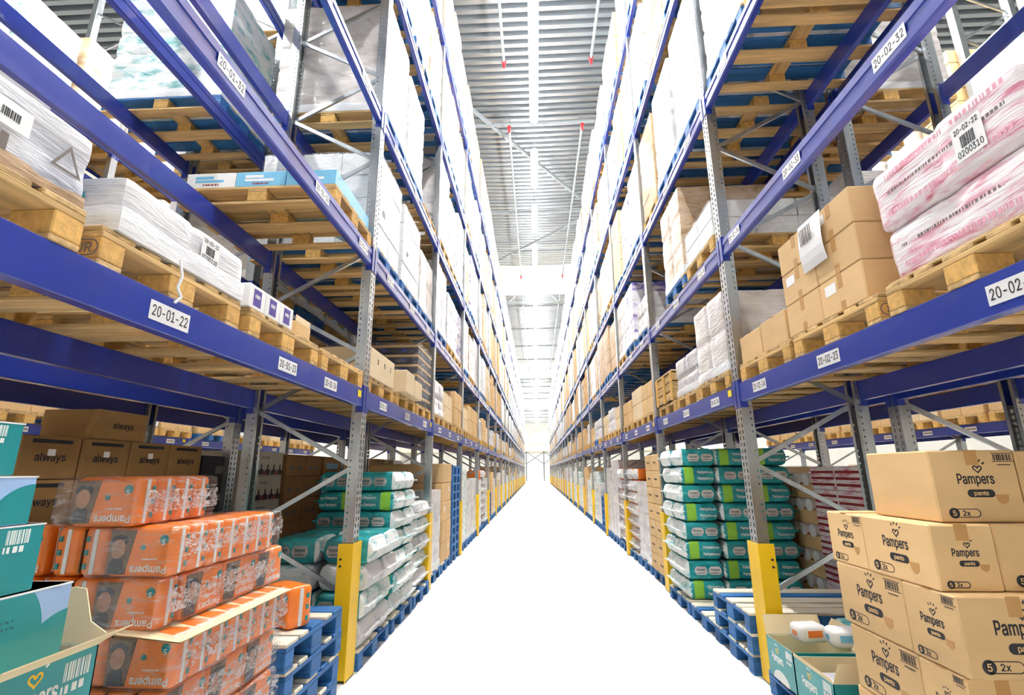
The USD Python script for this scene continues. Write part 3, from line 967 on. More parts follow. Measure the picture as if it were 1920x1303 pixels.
def diaper_pack(p):
    w, t, h = .26, .108, .188
    m = shift(soft_box(w, t, h, .022, .022, .004, None, 4), 0, 0, 0)
    pt = {'body': m}
    obj('pack', pt['body'], 'orange', p, smooth=60)
    f_ = -t / 2 - .0025
    obj('photo_panel', face(poly([(-.122, .014), (-.045, .014), (-.020, h - .014), (-.122, h - .014)], .003), 'ny', 0, f_ + .0035, 0), 'photo_brown', p)
    for sg in (-1, 1):
        obj('fold', shift(soft_box(.008, .018, h - .02, .03, .003, .002, None, 2), sg * w / 2, 0, .01), 'film_shine', p, smooth=60)
        obj('fold_print', cat(*[BX(sg * (w / 2 + .0015) - .003, sg * (w / 2 + .0015) + .003, .024, .036, z, z + .02) for z in (.03, .08, .13)]), 'teal', p)
    t_ = np.linspace(0, 2 * np.pi, 20, endpoint=False)
    obj('photo_face', face(poly(np.stack([.028 * np.cos(t_), .036 * np.sin(t_)], 1), .003), 'ny', -.083, f_ + .002, .105), 'skin', p)
    obj('photo_figure', face(cat(poly([(-.030, -.09), (.030, -.09), (.024, -.045), (.010, -.030), (-.012, -.030), (-.028, -.05)], .003), shift(poly(np.stack([.034 * np.cos(t_), .022 * np.sin(t_)], 1), .003), 0, .030)), 'ny', -.083, f_ + .0025, .105), 'navy', p)
    obj('size_badge', face(cat(shift(poly(np.stack([.017 * np.cos(t_), .017 * np.sin(t_)], 1), .003), .095, .0), shift(pill(.075, .024), .05, .006), shift(poly(np.stack([.010 * np.cos(t_), .010 * np.sin(t_)], 1), .003), .015, -.03)), 'ny', 0, f_ + .003, .14), 'teal', p)
    obj('print', cat(face(text('Pampers', .026, True), 'ny', .045, f_ + .002, .042, flip=True), face(bars(.07, .006, 10), 'ny', .05, f_ + .001, .068), face(text('5', .018, True), 'ny', .095, f_ - .001, .139, flip=True)), 'white', p)


kind('diaper_pack', diaper_pack)


def carton_art(w, h, pants=True):
    """Dark print on a carton's face, drawn about the face's centre."""
    k = min(w / .40, h / .27)
    a = cat(shift(fit(text('Pampers', .046 * k, True), .17 * k), 0, .010 * k), shift(heart(.022 * k), .018 * k, .078 * k), shift(rays(.032 * k, .045 * k, .003 * k), .018 * k, .082 * k),
            shift(pill(.125 * k, .036 * k), .012 * k, -.035 * k))
    t = np.linspace(0, 2 * np.pi, 20, endpoint=False)
    xl = -w * .40
    b = cat(shift(poly(np.stack([.024 * k * np.cos(t), .024 * k * np.sin(t)], 1)), xl + .03 * k, -h / 2 + .042 * k), shift(text('2x', .022 * k, True), xl + .085 * k, -h / 2 + .031 * k),
            shift(pill(.13 * k, .040 * k, .003), xl + .085 * k, -h / 2 + .042 * k))
    diaper = poly([(-.03 * k, .02 * k), (.03 * k, .02 * k), (.024 * k, -.012 * k), (.006 * k, -.024 * k), (-.006 * k, -.024 * k), (-.024 * k, -.012 * k)])
    code = cat(shift(bars(.085 * k, .030 * k, 10), w * .36, h / 2 - .035 * k), shift(BX(-.05 * k, .05 * k, -.021 * k, -.018 * k, 0, .0008), w * .36, h / 2 - .035 * k), shift(BX(-.05 * k, .05 * k, .018 * k, .021 * k, 0, .0008), w * .36, h / 2 - .035 * k),
               shift(BX(-.03 * k, .03 * k, -.004 * k, 0, 0, .0008), w * .36, h / 2 - .068 * k))
    pale = cat(shift(text('pants', .019 * k, True), .012 * k, -.043 * k), shift(text('5', .024 * k, True), xl + .03 * k, -h / 2 + .030 * k))
    return a, b, shift(diaper, .105 * k, -.06 * k), code, pale


def printed_carton(name, label, x0, x1, y0, y1, z0, z1, sides, m='kraft', barcode=('nx',), tape=True):
    cx, cy = (x0 + x1) / 2, (y0 + y1) / 2
    t = thing(name, label, 'carton', cx, cy, z0)
    dx, dy, h = (x1 - x0) / 2, (y1 - y0) / 2, z1 - z0
    obj('carton', BX(-dx, dx, -dy, dy, 0, h, c=.006), m, t)
    if tape:
        if dy > dx:
            obj('tape', cat(BX(-.025, .025, -dy - .001, dy + .001, h - .001, h + .001), BX(-.025, .025, -dy - .001, -dy + .0005, h - .06, h)), 'tape', t)
        else:
            obj('tape', cat(BX(-dx - .001, dx + .001, -.025, .025, h - .001, h + .001), BX(-.025, .025, -dy - .001, -dy + .0005, h - .07, h)), 'tape', t)
    for sd in sides:
        w = 2 * (dy if sd in ('nx', 'px') else dx)
        px, py = {'nx': (-dx, 0), 'px': (dx, 0), 'ny': (0, -dy)}[sd]
        a, b, d, code, pale = carton_art(w, h)
        obj('brand_print', face(cat(a, b), sd, px, py, h / 2), 'ink', t, label='dark printed brand lettering')
        obj('picture_print', face(d, sd, px, py, h / 2), 'tape', t)
        e = {'nx': (-.001, 0), 'px': (.001, 0), 'ny': (0, -.001)}[sd]
        obj('pale_print', face(pale, sd, px + e[0], py + e[1], h / 2), m, t)
        if sd in barcode:
            obj('barcode_print', face(code, sd, px, py, h / 2), 'ink', t)
    return t


# ---- right, bay 1, floor: the printed brown cartons
RK = 1.55
pallet('blue', CXR - .08, 2.55, 0, 'blue-painted pallet under the printed brown cartons at bottom right')
rows = [(1.02, 1.265, [(2.15, 2.575), (2.58, 2.87)], [(RK, 1.79), (1.795, 2.20)]), (.74, 1.018, [(2.09, 2.37), (2.375, 2.85)], [(RK, 1.96), (1.965, 2.37)]),
        (.462, .738, [(2.12, 2.35), (2.355, 2.81)], [(RK, 1.80), (1.805, 2.25)]), (.146, .46, [(2.12, 2.45), (2.455, 2.83)], [(RK, 1.80), (1.805, 2.25)])]
LN = ['third layer from the top-left row', 'second', 'third', 'fourth']
for k, (z0, z1, yy, xx) in enumerate(rows):
    ln = ('uppermost full row', 'second row', 'third row', 'bottom row')[k]
    printed_carton('printed_carton', f'printed brown diaper carton at the stack corner, {ln}, right foreground', xx[0][0], xx[0][1], yy[0][0], yy[0][1], z0, z1, ('nx', 'ny'), barcode=('nx',) if k else ())
    printed_carton('printed_carton', f'printed brown diaper carton behind the corner one along the aisle, {ln}', RK + .004, RK + .40, yy[1][0], yy[1][1], z0, z1, ('nx',))
    printed_carton('printed_carton', f'printed brown diaper carton away from the aisle beside the corner one, {ln}', xx[1][0], xx[1][1], yy[0][0] + .004, yy[0][0] + .36, z0, z1, ('ny',))
    printed_carton('printed_carton', f'printed brown diaper carton deepest in the rack, {ln}, right foreground', xx[1][1] + .005, xx[1][1] + .40, yy[0][0] + .006, yy[0][0] + .36, z0, z1, ('ny',))
printed_carton('printed_carton', 'printed brown diaper carton alone on top of the right stack', 1.64, 1.985, 2.2, 2.6, 1.268, 1.555, ('ny',), barcode=('ny',))
printed_carton('printed_carton', 'second brown diaper carton on top of the right stack, cut by the frame', 1.99, 2.36, 2.2, 2.6, 1.268, 1.55, ('ny',))

# ---- right, bay 1: open teal boxes by the guard


def open_box(name, label, x0, x1, y0, y1, z0, h, outer, inner, flaps, art=None, cat_='box'):
    cx, cy = (x0 + x1) / 2, (y0 + y1) / 2
    t = thing(name, label, cat_, cx, cy, z0)
    dx, dy, w = (x1 - x0) / 2, (y1 - y0) / 2, .004
    for nm, bx in (('wall', (-dx, -dx + w, -dy, dy)), ('wall', (dx - w, dx, -dy, dy)), ('wall', (-dx, dx, -dy, -dy + w)), ('wall', (-dx, dx, dy - w, dy))):
        obj(nm, BX(*bx, 0, h), outer, t)
    for bx in ((-dx + w, -dx + 2 * w, -dy + w, dy - w), (dx - 2 * w, dx - w, -dy + w, dy - w), (-dx + w, dx - w, -dy + w, -dy + 2 * w), (-dx + w, dx - w, dy - 2 * w, dy - w)):
        obj('lining', BX(*bx, .004, h - .001), inner, t)
    obj('bottom', BX(-dx, dx, -dy, dy, 0, .004), outer, t)
    for fl in flaps:
        obj('flap', fl(dx, dy, h), inner if True else outer, t)
    if art:
        art(t, dx, dy, h)
    return t


def flap(side, width, ang, thick=.004, bend=0.0, mt=None):
    """A flap hinged on the rim of an open box; ang is measured up from lying flat outwards."""
    def f(dx, dy, h):
        c, s = math.cos(math.radians(ang)), math.sin(math.radians(ang))
        n = 5
        L = {'px': dy, 'nx': dy, 'ny': dx, 'py': dx}[side]
        top, bot = [], []
        for k in range(n + 1):
            u = width * k / n
            o, z = u * c - bend * (k / n) ** 2 * s, u * s - bend * (k / n) ** 2
            for q in (-1, 1):
                top.append((o, q * L * (1 - .04 * k / n), z + thick)); bot.append((o, q * L * (1 - .04 * k / n), z))
        V = np.array(top + bot); m = len(top)
        F_ = []
        for k in range(n):
            a = 2 * k
            F_ += [(a, a + 2, a + 3, a + 1), (m + a, m + a + 1, m + a + 3, m + a + 2), (a, m + a, m + a + 2, a + 2), (a + 1, a + 3, m + a + 3, m + a + 1)]
        F_ += [(0, 1, m + 1, m), (2 * n, m + 2 * n, m + 2 * n + 1, 2 * n + 1)]
        x, y, z = V.T
        P = {'px': (x + dx, y, z + h), 'nx': (-x - dx, -y, z + h), 'ny': (y, -x - dy, z + h), 'py': (-y, x + dy, z + h)}[side]
        return np.stack(P, 1), np.array(F_)
    return f


def teal_art(sd, shade='lightblue', ox=0.0, oz=0.0):
    def a(t, dx, dy, h):
        w = 2 * (dy if sd in ('nx', 'px') else dx)
        px, py = {'nx': (-dx, 0), 'px': (dx, 0), 'ny': (0, -dy)}[sd]
        k = min(w / .40, h / .24)
        obj('brand_print', face(cat(shift(fit(text('Pampers', .050 * k, True), .17 * k), -w * .12, -.008), shift(rays(.030 * k, .042 * k, .003 * k), -w * .10, .072 * k)), sd, px + (ox if sd == 'ny' else 0), py + (0 if sd == 'ny' else (ox if sd == 'px' else -ox)), h / 2 + oz), 'white', t, label='white printed brand lettering')
        obj('heart_print', face(shift(heart(.022 * k), -w * .10, .066 * k), sd, px + (ox if sd == 'ny' else 0), py + (0 if sd == 'ny' else (ox if sd == 'px' else -ox)), h / 2 + oz), 'gold', t)
        obj('barcode_print', face(cat(shift(bars(.085 * k, .05 * k, 11), w * .34, h * .33), shift(bars(.08 * k, .022 * k, 4), w * .33, h * .15)), sd, px, py, h / 2), 'white', t)
        tt = np.linspace(0, np.pi, 16)
        obj('printed_arc', face(shift(poly(np.stack([.12 * k * np.cos(tt), .07 * k * np.sin(tt)], 1)), -w * .05, -h / 2 + .002), sd, px, py, h / 2), shade, t)
    return a


pallet('blue', CXR - .08, 3.53, 0, 'blue-painted pallet under the open teal boxes by the right post guard')
open_box('open_box', 'open teal box with white rim next to the right yellow guard', 1.56, 1.95, 3.50, 3.86, PH + .001, .235, 'teal', 'kraft_inside', [flap('px', .12, 60), flap('py', .12, 70)], teal_art('nx', 'white'))
open_box('open_box', 'open teal box with raised white flap, nearer the camera, bottom right', 1.555, 1.95, 3.06, 3.48, PH + .001, .225, 'teal', 'kraft_inside', [flap('ny', .13, 62), flap('nx', .02, 80)], teal_art('nx', 'white'))
for k, (x, y, rz_) in enumerate(((1.78, 3.72, 8), (1.95, 3.62, -6))):
    t = thing('wipes_pack', f'{("left", "right")[k]} white printed wipes pack lying on the open teal box', 'wipes pack', x, y, PH + .238, rz_)
    obj('pack', soft_box(.19, .14, .11, .025, .03, .004, None, k), 'white', t, smooth=60)
    obj('print', cat(face(BX(-.05, .05, -.02, .02, 0, .001), 'ny', 0, -.071, .06), face(bars(.05, .03, 7), 'nx', -.096, 0, .055)), 'skyblue' if k else 'orange', t)
t = thing('film_pack', 'clear film bundle of packs behind the open teal boxes', 'diaper bag', 2.22, 3.62, PH, 0)
obj('wrapped_goods', soft_box(.42, .5, .36, .05, .05, .02, None, 3), 'film_teal_bag', t, smooth=60)
t = thing('wipes_pack', 'pale wipes pack standing inside the nearer open teal box', 'wipes pack', 1.77, 3.27, PH + .006)
obj('pack', soft_box(.30, .24, .17, .04, .02, .004, None, 5), 'film_white', t, smooth=60)

# ---- right, bay 2 floor
floor_pallets('blue', CXR - .07, 4.60, 3, 'empty stack behind the right yellow guard', -1)
floor_pallets('blue', CXR - .07, 5.34, 1, 'empty single between the stack and the teal bags on the right', -1)
floor_pallets('blue', CXR - .07, 6.19, 1, 'under the tall stack of teal bags on the right', -1)


r_ = random.Random(3)
for k in range(8):
    for j in range(2):
        for i in range(3):
            if j == 1 and i > 0:
                continue
            lk = ('teal', 'silver')[(k + (i + 1) // 2) % 2]
            copy(f'bagr_{lk}_{r_.randrange(2)}', 'diaper_bag', f'{BAG[lk]}, {ORD[k]} layer, {("aisle", "middle", "inner")[i]} column, {("near", "far")[j]} row, tall right stack', 'diaper bag',
                 1.575 + .22 + .40 * i + r_.uniform(-.02, .02), 6.0 + .39 * j, PH + .197 * k, 0, scale=(1, .97, .96))
# ---- right, bay 3 floor: tower of cartons, then orange bags
pallet('blue', CXR, 7.30, 0, 'blue-painted pallet under the tall brown carton tower on the right')
for k in range(7):
    for j in range(2):
        for i in range(2):
            t = thing('plain_carton', f'plain brown carton, {ORD[k]} layer, {"near" if j == 0 else "far"} {"aisle" if i == 0 else "inner"} corner of the right tower', 'carton', 1.63 + .20 + .41 * i, 7.10 + .40 * j, PH + .222 * k)
            obj('carton', BX(-.2, .2, -.195, .195, 0, .219, c=.008), 'kraft', t)
            obj('brand_print', cat(face(text('Pampers', .03, True), 'ny', 0, -.195, .10), face(text('Pampers', .03, True), 'nx', -.2, 0, .10), face(bars(.1, .02, 8), 'ny', .1, -.195, .17)), 'ink', t)

# the floor goods farther down both sides
FL = {'left': {2: ['whitebox', 'kraft', 'pallets'], 3: ['bagteal', 'white', 'white']}, 'right': {2: [None, 'white', 'orange'], 3: ['orange', 'white', 'whitebox']}}
for side, X, s in (('left', CXL, 1), ('right', CXR, -1)):
    xf = X + s * .6
    for i in range(2, NB - 1):
        a, b, mids = bay(i)
        for p, y in enumerate(mids):
            kd = FL[side].get(i, [None] * 3)[p] if i < 4 else rr.choice(('white', 'white', 'bagteal', 'kraft', 'whitebox', 'pallets', 'silver', 'orange', 'grey'))
            lab = where(side, i, 0, p, 3)
            if kd is None:
                continue
            h = rr.uniform(1.0, 1.6)
            if i >= 6:
                continue
                continue
            if kd == 'pallets':
                for q in range(11 if i == 2 else 6):
                    pallet('blue', X, y, q * PH, f'blue-painted pallet, {ORD[q]} from the floor in the stack, {lab}', False)
                continue
            pallet('blue', X, y, 0, f'blue-painted pallet, {lab}', i < 3)
            mt = {'white': 'film_white', 'bagteal': 'film_teal', 'kraft': 'kraft', 'whitebox': 'film_white', 'silver': 'film_teal', 'orange': None, 'grey': 'film_grey'}[kd]
            if kd == 'orange':
                bag_stack(f'{ORD[i]} bay {side}, place {ORD[p]}', xf, y, PH, 7, ['orange', 'orange'], s, 1, 2)
            else:
                hi = min(range(4), key=lambda q: abs(HS[q] - h))
                load({'film_white': 'film_white', 'film_teal': 'film_teal', 'kraft': 'kraft', 'film_grey': 'film_grey'}[mt], hi, h, X, y, PH, lab, 0)
ff = {'palb': MB(), 'white': MB(), 'kraft': MB(), 'teal': MB()}
for side, X, s in (('left', CXL, 1), ('right', CXR, -1)):
    for i in range(6, NB - 1):
        for y in bay(i)[2]:
            pallet_simple(ff['palb'], ff['palb'], X, y, 0, 1)
            h = rr.uniform(.9, 1.6)
            ff[rr.choice(('white', 'white', 'kraft', 'teal'))].box(X - .58, X + .58, y - .385, y + .385, PH, PH + h, c=.03)
tag(obj('pallet', ff['palb'].mesh(), 'bluewood_y'), 'blue pallets on the floor of the distant bays', 'pallet', kind='stuff')
tag(obj('wrapped_load', ff['white'].mesh(), 'film_white'), 'white loads on the floor of the distant bays', 'pallet load', kind='stuff')
tag(obj('wrapped_load', ff['teal'].mesh(), 'film_teal'), 'teal and white loads on the floor of the distant bays', 'pallet load', kind='stuff')
tag(obj('carton_stack', ff['kraft'].mesh(), 'kraft'), 'brown carton loads on the floor of the distant bays', 'pallet load', kind='stuff')

# ---- left, bay 2 floor: film-wrapped bags, then teal bags
floor_pallets('blue', CXL + .05, 4.60, 1, 'under the sagging white bags behind the left yellow guard', 1)
floor_pallets('blue', CXL + .05, 5.50, 1, 'under the teal bags behind the sagging white ones on the left', 1)
floor_pallets('blue', CXL + .05, 6.37, 1, 'under the white bags by the second left guard', 1)
bag_stack('sagging left stack', -1.36, 4.60, PH, 4, ['white', 'silver'], 1, 2, 2, 1.0, 1.05, .03, .012)
for k in range(3):
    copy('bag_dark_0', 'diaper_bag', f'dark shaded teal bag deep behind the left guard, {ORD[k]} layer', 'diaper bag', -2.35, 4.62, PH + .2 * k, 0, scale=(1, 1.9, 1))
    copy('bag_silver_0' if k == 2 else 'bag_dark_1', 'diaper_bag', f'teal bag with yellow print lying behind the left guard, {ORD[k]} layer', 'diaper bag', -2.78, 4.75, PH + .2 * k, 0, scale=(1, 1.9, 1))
bag_stack('teal left stack', -1.37, 5.50, PH, 7, ['silver', 'teal'], 1, 2, 2, 1.0, .98, .02, -.004)
bag_stack('white left stack', -1.42, 6.37, PH, 5, ['white', 'silver'], 1, 1, 2)

# ---- left, bay 1 floor: blue pallets with one pack, orange packs, teal boxes
floor_pallets('blue', CXL + .07, 3.34, 4, 'empty stack beside the left yellow guard', 1)
t0 = copy('diaper_pack', 'diaper_pack', 'single orange diaper pack lying alone on the blue pallets', 'diaper pack', -1.56, 3.28, PH * 4 + .001, -30, scale=(1.05, 1.5, 1.25))
pallet('blue', CXL + .06, 2.36, 0, 'blue-painted pallet under the orange diaper packs')
LAY = ['lowest', 'second', 'third', 'fourth', 'fifth', 'sixth', 'top']
rp = random.Random(9)
for k in range(7):
    z = PH + .19 * k
    xc = -1.36 if k < 4 else (-1.42 if k < 6 else -1.57)
    y0 = 1.98 if k < 6 else 1.93
    n = 7 if k < 6 else 4
    xc += rp.uniform(-.015, .015)
    if k == 4:                                        # two packs turned to the aisle
        for j in range(3):
            copy('diaper_pack', 'diaper_pack', f'orange diaper pack facing the aisle, {LAY[k]} layer, {ORD[j]} from the front', 'diaper pack', xc - .055, y0 + .26 + .27 * j, z, 90)
        copy('diaper_pack', 'diaper_pack', f'orange diaper pack facing the camera at the corner, {LAY[k]} layer', 'diaper pack', xc - .14, y0 + .06, z)
    elif k in (1, 2):
        for j in range(3):
            copy('diaper_pack', 'diaper_pack', f'orange diaper pack facing the aisle, {LAY[k]} layer, {ORD[j]} from the front', 'diaper pack', xc - .055, y0 + .13 + .27 * j, z, 90)
        for j in range(3):
            copy('diaper_pack', 'diaper_pack', f'orange diaper pack edge-on beside the corner, {LAY[k]} layer, {ORD[j]} from the aisle', 'diaper pack', xc - .17 - .112 * j, y0 + .13, z, 90)
    else:
        for j in range(n):
            copy('diaper_pack', 'diaper_pack', f'orange diaper pack facing the camera, {LAY[k]} layer, {ORD[j]} from the front', 'diaper pack', xc - .13, y0 + .055 + .111 * j, z)
    if k != 6:
        for j in range(2):
            copy('diaper_pack', 'diaper_pack', f'orange diaper pack deeper in the stack, edge-on, {LAY[k]} layer, {ORD[j]} from the aisle', 'diaper pack', xc - .52 - .112 * j + (.2 if k in (0, 3, 4, 5) else 0), y0 + .14, z, 90)
        copy('diaper_pack', 'diaper_pack', f'orange diaper pack facing the camera, innermost, {LAY[k]} layer', 'diaper pack', xc - .82 + (.16 if k in (0, 3, 4, 5) else 0), y0 + .07, z)
    t = thing('film_wrap', f'creased clear film bundling the orange packs, {LAY[k]} layer', 'film', xc - .155, y0 + (.4 if k < 6 else .235), z - .001)
    obj('film', soft_box(.34, .86 if k < 6 else .5, .192, .03, .02, .004, None, k), 'clear_film', t, smooth=60)
    L_ = .80 if k < 6 else .44
    obj('crinkled_band', shift(soft_box(.005, L_, .085, .012, .002, .012, None, k + 3), .172, .02, .05 + .01 * (k % 3)), 'crinkle', t, smooth=60)
t = thing('card_sheet', 'curved cardboard sheet between the orange pack layers', 'cardboard sheet', -1.72, 2.35, PH + .19 * 4 - .006)
g = np.array([(x, y_, .02 * math.sin((x + .3) * 5) * (x > .1)) for x in np.linspace(-.4, .42, 9) for y_ in (-.42, .42)])
q = np.array([(2 * a, 2 * a + 2, 2 * a + 3, 2 * a + 1) for a in range(8)])
obj('sheet', (np.vstack([g, g - [0, 0, .004]]), np.vstack([q, q[:, ::-1] + 18])), 'kraft_inside', t)

pallet('blue', CXL + .1, 1.0, 0, 'blue-painted pallet under the teal boxes at the left edge')
TB = [('topmost teal box at the left edge, under the beam', 1.48, 1.612, .86, 1.235, 'teal'), ('pale blue box below the topmost one at the left edge', 1.357, 1.479, .90, 1.30, 'lightblue'),
      ('teal box with white brand print below the pale blue one, left edge', 1.19, 1.356, .92, 1.35, 'teal'), ('teal and pale blue box behind the open flaps, left edge', .992, 1.186, 1.02, 1.47, 'lightblue')]
for nm, z0, z1, y0, y1, mt in TB:
    t = thing('wipes_box', nm, 'box', -1.33 - .2, (y0 + y1) / 2, z0)
    d = (y1 - y0) / 2; h = z1 - z0
    obj('carton', BX(-.2, .2, -d, d, 0, h, c=.004), mt, t)
    obj('lid_edge', BX(-.2, .201, -d, d, h - .004, h), 'white', t)
    if mt == 'teal':
        teal_art('px')(t, .2, d, h)
    else:
        from shapely.geometry import Point, box as sbox
        fr = sbox(-d + .003, -h / 2 + .003, d - .003, h / 2 - .006)
        arc = fr.intersection(Point(d * 1.0, -h * .62).buffer(h * .95)) if nm.startswith('pale') else fr.intersection(Point(-d * .1, -h * .1).buffer(h * .9).union(Point(d * 1.02, -h * .6).buffer(h * .75)))
        obj('printed_arc', face(poly(arc), 'px', .2, 0, h / 2), 'teal', t)
        obj('line_print', face(cat(shift(bars(.10, .006, 9), .02, .012), shift(bars(.10, .006, 9, 5), .02, -.004)), 'px', .2005, 0, h * .62), 'teal_dark', t)


def tall_flap(dx, dy, h):
    m = poly([(-dx, 0), (dx, 0), (dx + .01, .03), (dx - .05, .06), (dx - .10, .15), (dx - .14, .155), (-dx, .13)], .004)
    v = np.array(m[0]); c, s_ = math.cos(math.radians(78)), math.sin(math.radians(78))
    return np.stack([v[:, 0], dy + v[:, 1] * c + v[:, 2] * s_, h + v[:, 1] * s_], 1), m[1]


tb = open_box('open_box', 'open teal box with wide cream flaps at the lower left corner', -1.73, -1.33, 1.21, 1.60, .735, .25, 'teal', 'kraft_inside',
              [flap('px', .135, 33, bend=.02), flap('ny', .2, 62), tall_flap, flap('nx', .15, 70)], teal_art('px', 'lightblue', .045, .032))
t = thing('wipes_box', 'plain teal box left of the open one, lower left corner', 'box', -1.53, 1.0, .735)
obj('carton', BX(-.2, .2, -.2, .2, 0, .25, c=.004), 'teal', t)
for k in range(2):
    for j, y in enumerate((1.0, 1.405)):
        t = thing('wipes_box', f'teal box under the open one, {("lowest", "second")[k]} layer, {("near", "far")[j]} end, left corner', 'box', -1.53, y, PH + .296 * k)
        obj('carton', BX(-.2, .2, -.2, .195, 0, .293, c=.004), 'teal', t)
        teal_art('px')(t, .2, .2, .293)

# ---- left, first beam level, bay 1
Z1 = TOP[1] + PH


def paper_label(t, sd, x, y, z, w, h, txt=None):
    d = {'px': (.0012, 0), 'nx': (-.0012, 0), 'ny': (0, -.0012)}[sd]
    obj('paper_label', face(BX(-w / 2, w / 2, -h / 2, h / 2, 0, .001), sd, x, y, z), 'white', t)
    m = [shift(bars(w * .5, h * .34, 12), 0, 0)]
    if txt:
        m += [shift(fit(text(txt[0], h * .15), w * .8), 0, h * .28), shift(fit(text(txt[1], h * .18), w * .85), 0, -h * .40)]
    obj('label_print', face(cat(*m), sd, x + d[0], y + d[1], z), 'ink', t)


t = thing('wrapped_load', 'white film-wrapped block with recycling arrow print, left edge, first beam level', 'pallet load', CXL + .012, .985, Z1)
obj('wrapped_goods', soft_box(1.17, .76, .255, .04, .02, .006, (2, 2, 2), 31), 'film_white', t, smooth=50)
from shapely.geometry import Polygon as _P
tri = _P([(-.05, -.04), (.05, -.04), (0, .05)])
obj('arrow_print', face(poly(tri.difference(tri.buffer(-.008))), 'px', .588, .30, .13), 'inkgrey', t)
obj('row_print', face(bars(.22, .05, 8), 'px', .588, .02, .07), 'inkgrey', t)
obj('card_layer', soft_box(1.18, .77, .05, .05, .01, .008, None, 32), 'film_brown', t, smooth=50)
paper_label(t, 'px', .592, .12, .15, .11, .075)
t = thing('wrapped_load', 'low film-wrapped load with barcode label and loose film end, first beam level on the left', 'pallet load', CXL + .012, 1.875, Z1)
obj('wrapped_goods', soft_box(1.16, .74, .225, .035, .022, .008, (1, 2, 3), 33), 'film_white', t, smooth=50)
obj('printed_panel', cat(*[face(shift(poly(np.stack([.022 * np.cos(np.linspace(0, 6.28, 12, endpoint=False)), .03 * np.sin(np.linspace(0, 6.28, 12, endpoint=False))], 1), .002), a, 0), 'ny', 0, -.377, .14) for a in (-.4, -.25, .15, .3, .42)]), 'teal', t)
obj('film_skirt', soft_box(1.19, .76, .10, .04, .012, .014, None, 34), 'film_shine', t, smooth=50)
paper_label(t, 'px', .589, .10, .14, .12, .115, ('20-01-22', '0200310'))
cv = [(.6, -.08, .02), (.615, -.075, -.05), (.61, -.085, -.10), (.62, -.07, -.135), (.612, -.09, -.165)]
obj('film_tail', cat(*[MB().tube(a, b, .006, 6).mesh() for a, b in zip(cv[:-1], cv[1:])]), 'film_shine', t)
for k in range(3):
    t = thing('small_box', f'{ORD[k]} small white box with purple panel on the pallet, first beam level, left', 'box', -1.53, 2.37 + .155 * k, Z1)
    obj('box', BX(-.1, .09, -.074, .074, 0, .125, c=.003), 'white', t)
    obj('purple_panel', face(BX(-.035, .035, -.045, .045, 0, .001), 'px', .09, 0, .062), 'purple', t)
    obj('print', face(bars(.045, .02, 6), 'px', .0912, 0, .07), 'white', t)
t = thing('small_carton', 'small open brown carton behind the purple boxes, first beam level, left', 'carton', -1.66, 3.06, Z1)
obj('carton', BX(-.14, .14, -.10, .10, 0, .13, c=.004), 'kraft', t)
obj('flap', BX(.13, .134, -.10, .10, .12, .17), 'kraft_light', t)
t = thing('wrapped_load', 'low brown film-wrapped block behind the purple boxes, first beam level, left', 'pallet load', -2.12, 2.78, Z1)
obj('wrapped_goods', soft_box(.6, .5, .2, .04, .02, .008, (1, 1, 2), 35), 'film_brown', t, smooth=50)
t = thing('pallet_load', 'one pale cream flat carton behind the first left post, first beam level', 'carton', CXL + .02, 4.56, Z1)
obj('carton', BX(-.56, .575, -.36, .38, 0, .27, c=.006), 'kraft_light', t)
obj('print', face(cat(*[shift(bars(.03, .05, 3, 7 + a), -.15 + .2 * a, .03) for a in range(3)]), 'px', .5755, 0, .14), 'inkgrey', t)
for k, (y, h) in enumerate(((5.28, .24), (5.66, .20))):
    t = thing('plain_carton', f'{("taller", "lower")[k]} plain cream carton beside the purple trays, left', 'carton', -1.62, y, Z1)
    obj('carton', BX(-.26, .26, -.17, .17, 0, h, c=.006), 'kraft_light', t)
t = thing('tray_stack', 'tall stack of purple and brown trays in film, first beam level, left', 'pallet load', CXL, 6.37, Z1)
for k in range(6):
    obj('tray', BX(-.57, .58, -.385, .385, k * .125, k * .125 + .085, c=.006), 'navy', t)
    obj('tray_edge', BX(-.575, .585, -.39, .39, k * .125 + .085, k * .125 + .118, c=.004), 'kraft', t)
    obj('print', cat(*[face(BX(-.035, .035, -.022, .022, 0, .002), 'ny', x, -.3855, k * .125 + .05) for x in (-.35, -.1, .15, .4)]), 'blue', t)
obj('stretch_film', soft_box(1.2, .81, .78, .06, .02, .008, None, 51), 'clear_film', t, smooth=50)
# left, second beam level, bay 1: flat cartons on a pallet
Z2 = TOP[2] + PH
for k, mt in enumerate(('white', 'skyblue', 'skyblue')):
    t = thing('flat_carton', f'{("white inner", "pale blue middle", "pale blue aisle-side")[k]} flat carton on the left second-level pallet', 'carton', -2.415 + .385 * k, 3.56, Z2)
    obj('carton', BX(-.19, .19, -.37, .37, 0, .125, c=.004), mt, t)
    obj('print', cat(face(BX(-.12, .02, -.012, .012, 0, .001), 'ny', 0, -.37, .085), face(BX(-.12, .10, -.01, .01, 0, .001), 'ny', 0, -.37, .055)), 'white' if k else 'skyblue', t)
    obj('red_print', face(bars(.12, .016, 9), 'ny', 0, -.37, .025), 'red', t)

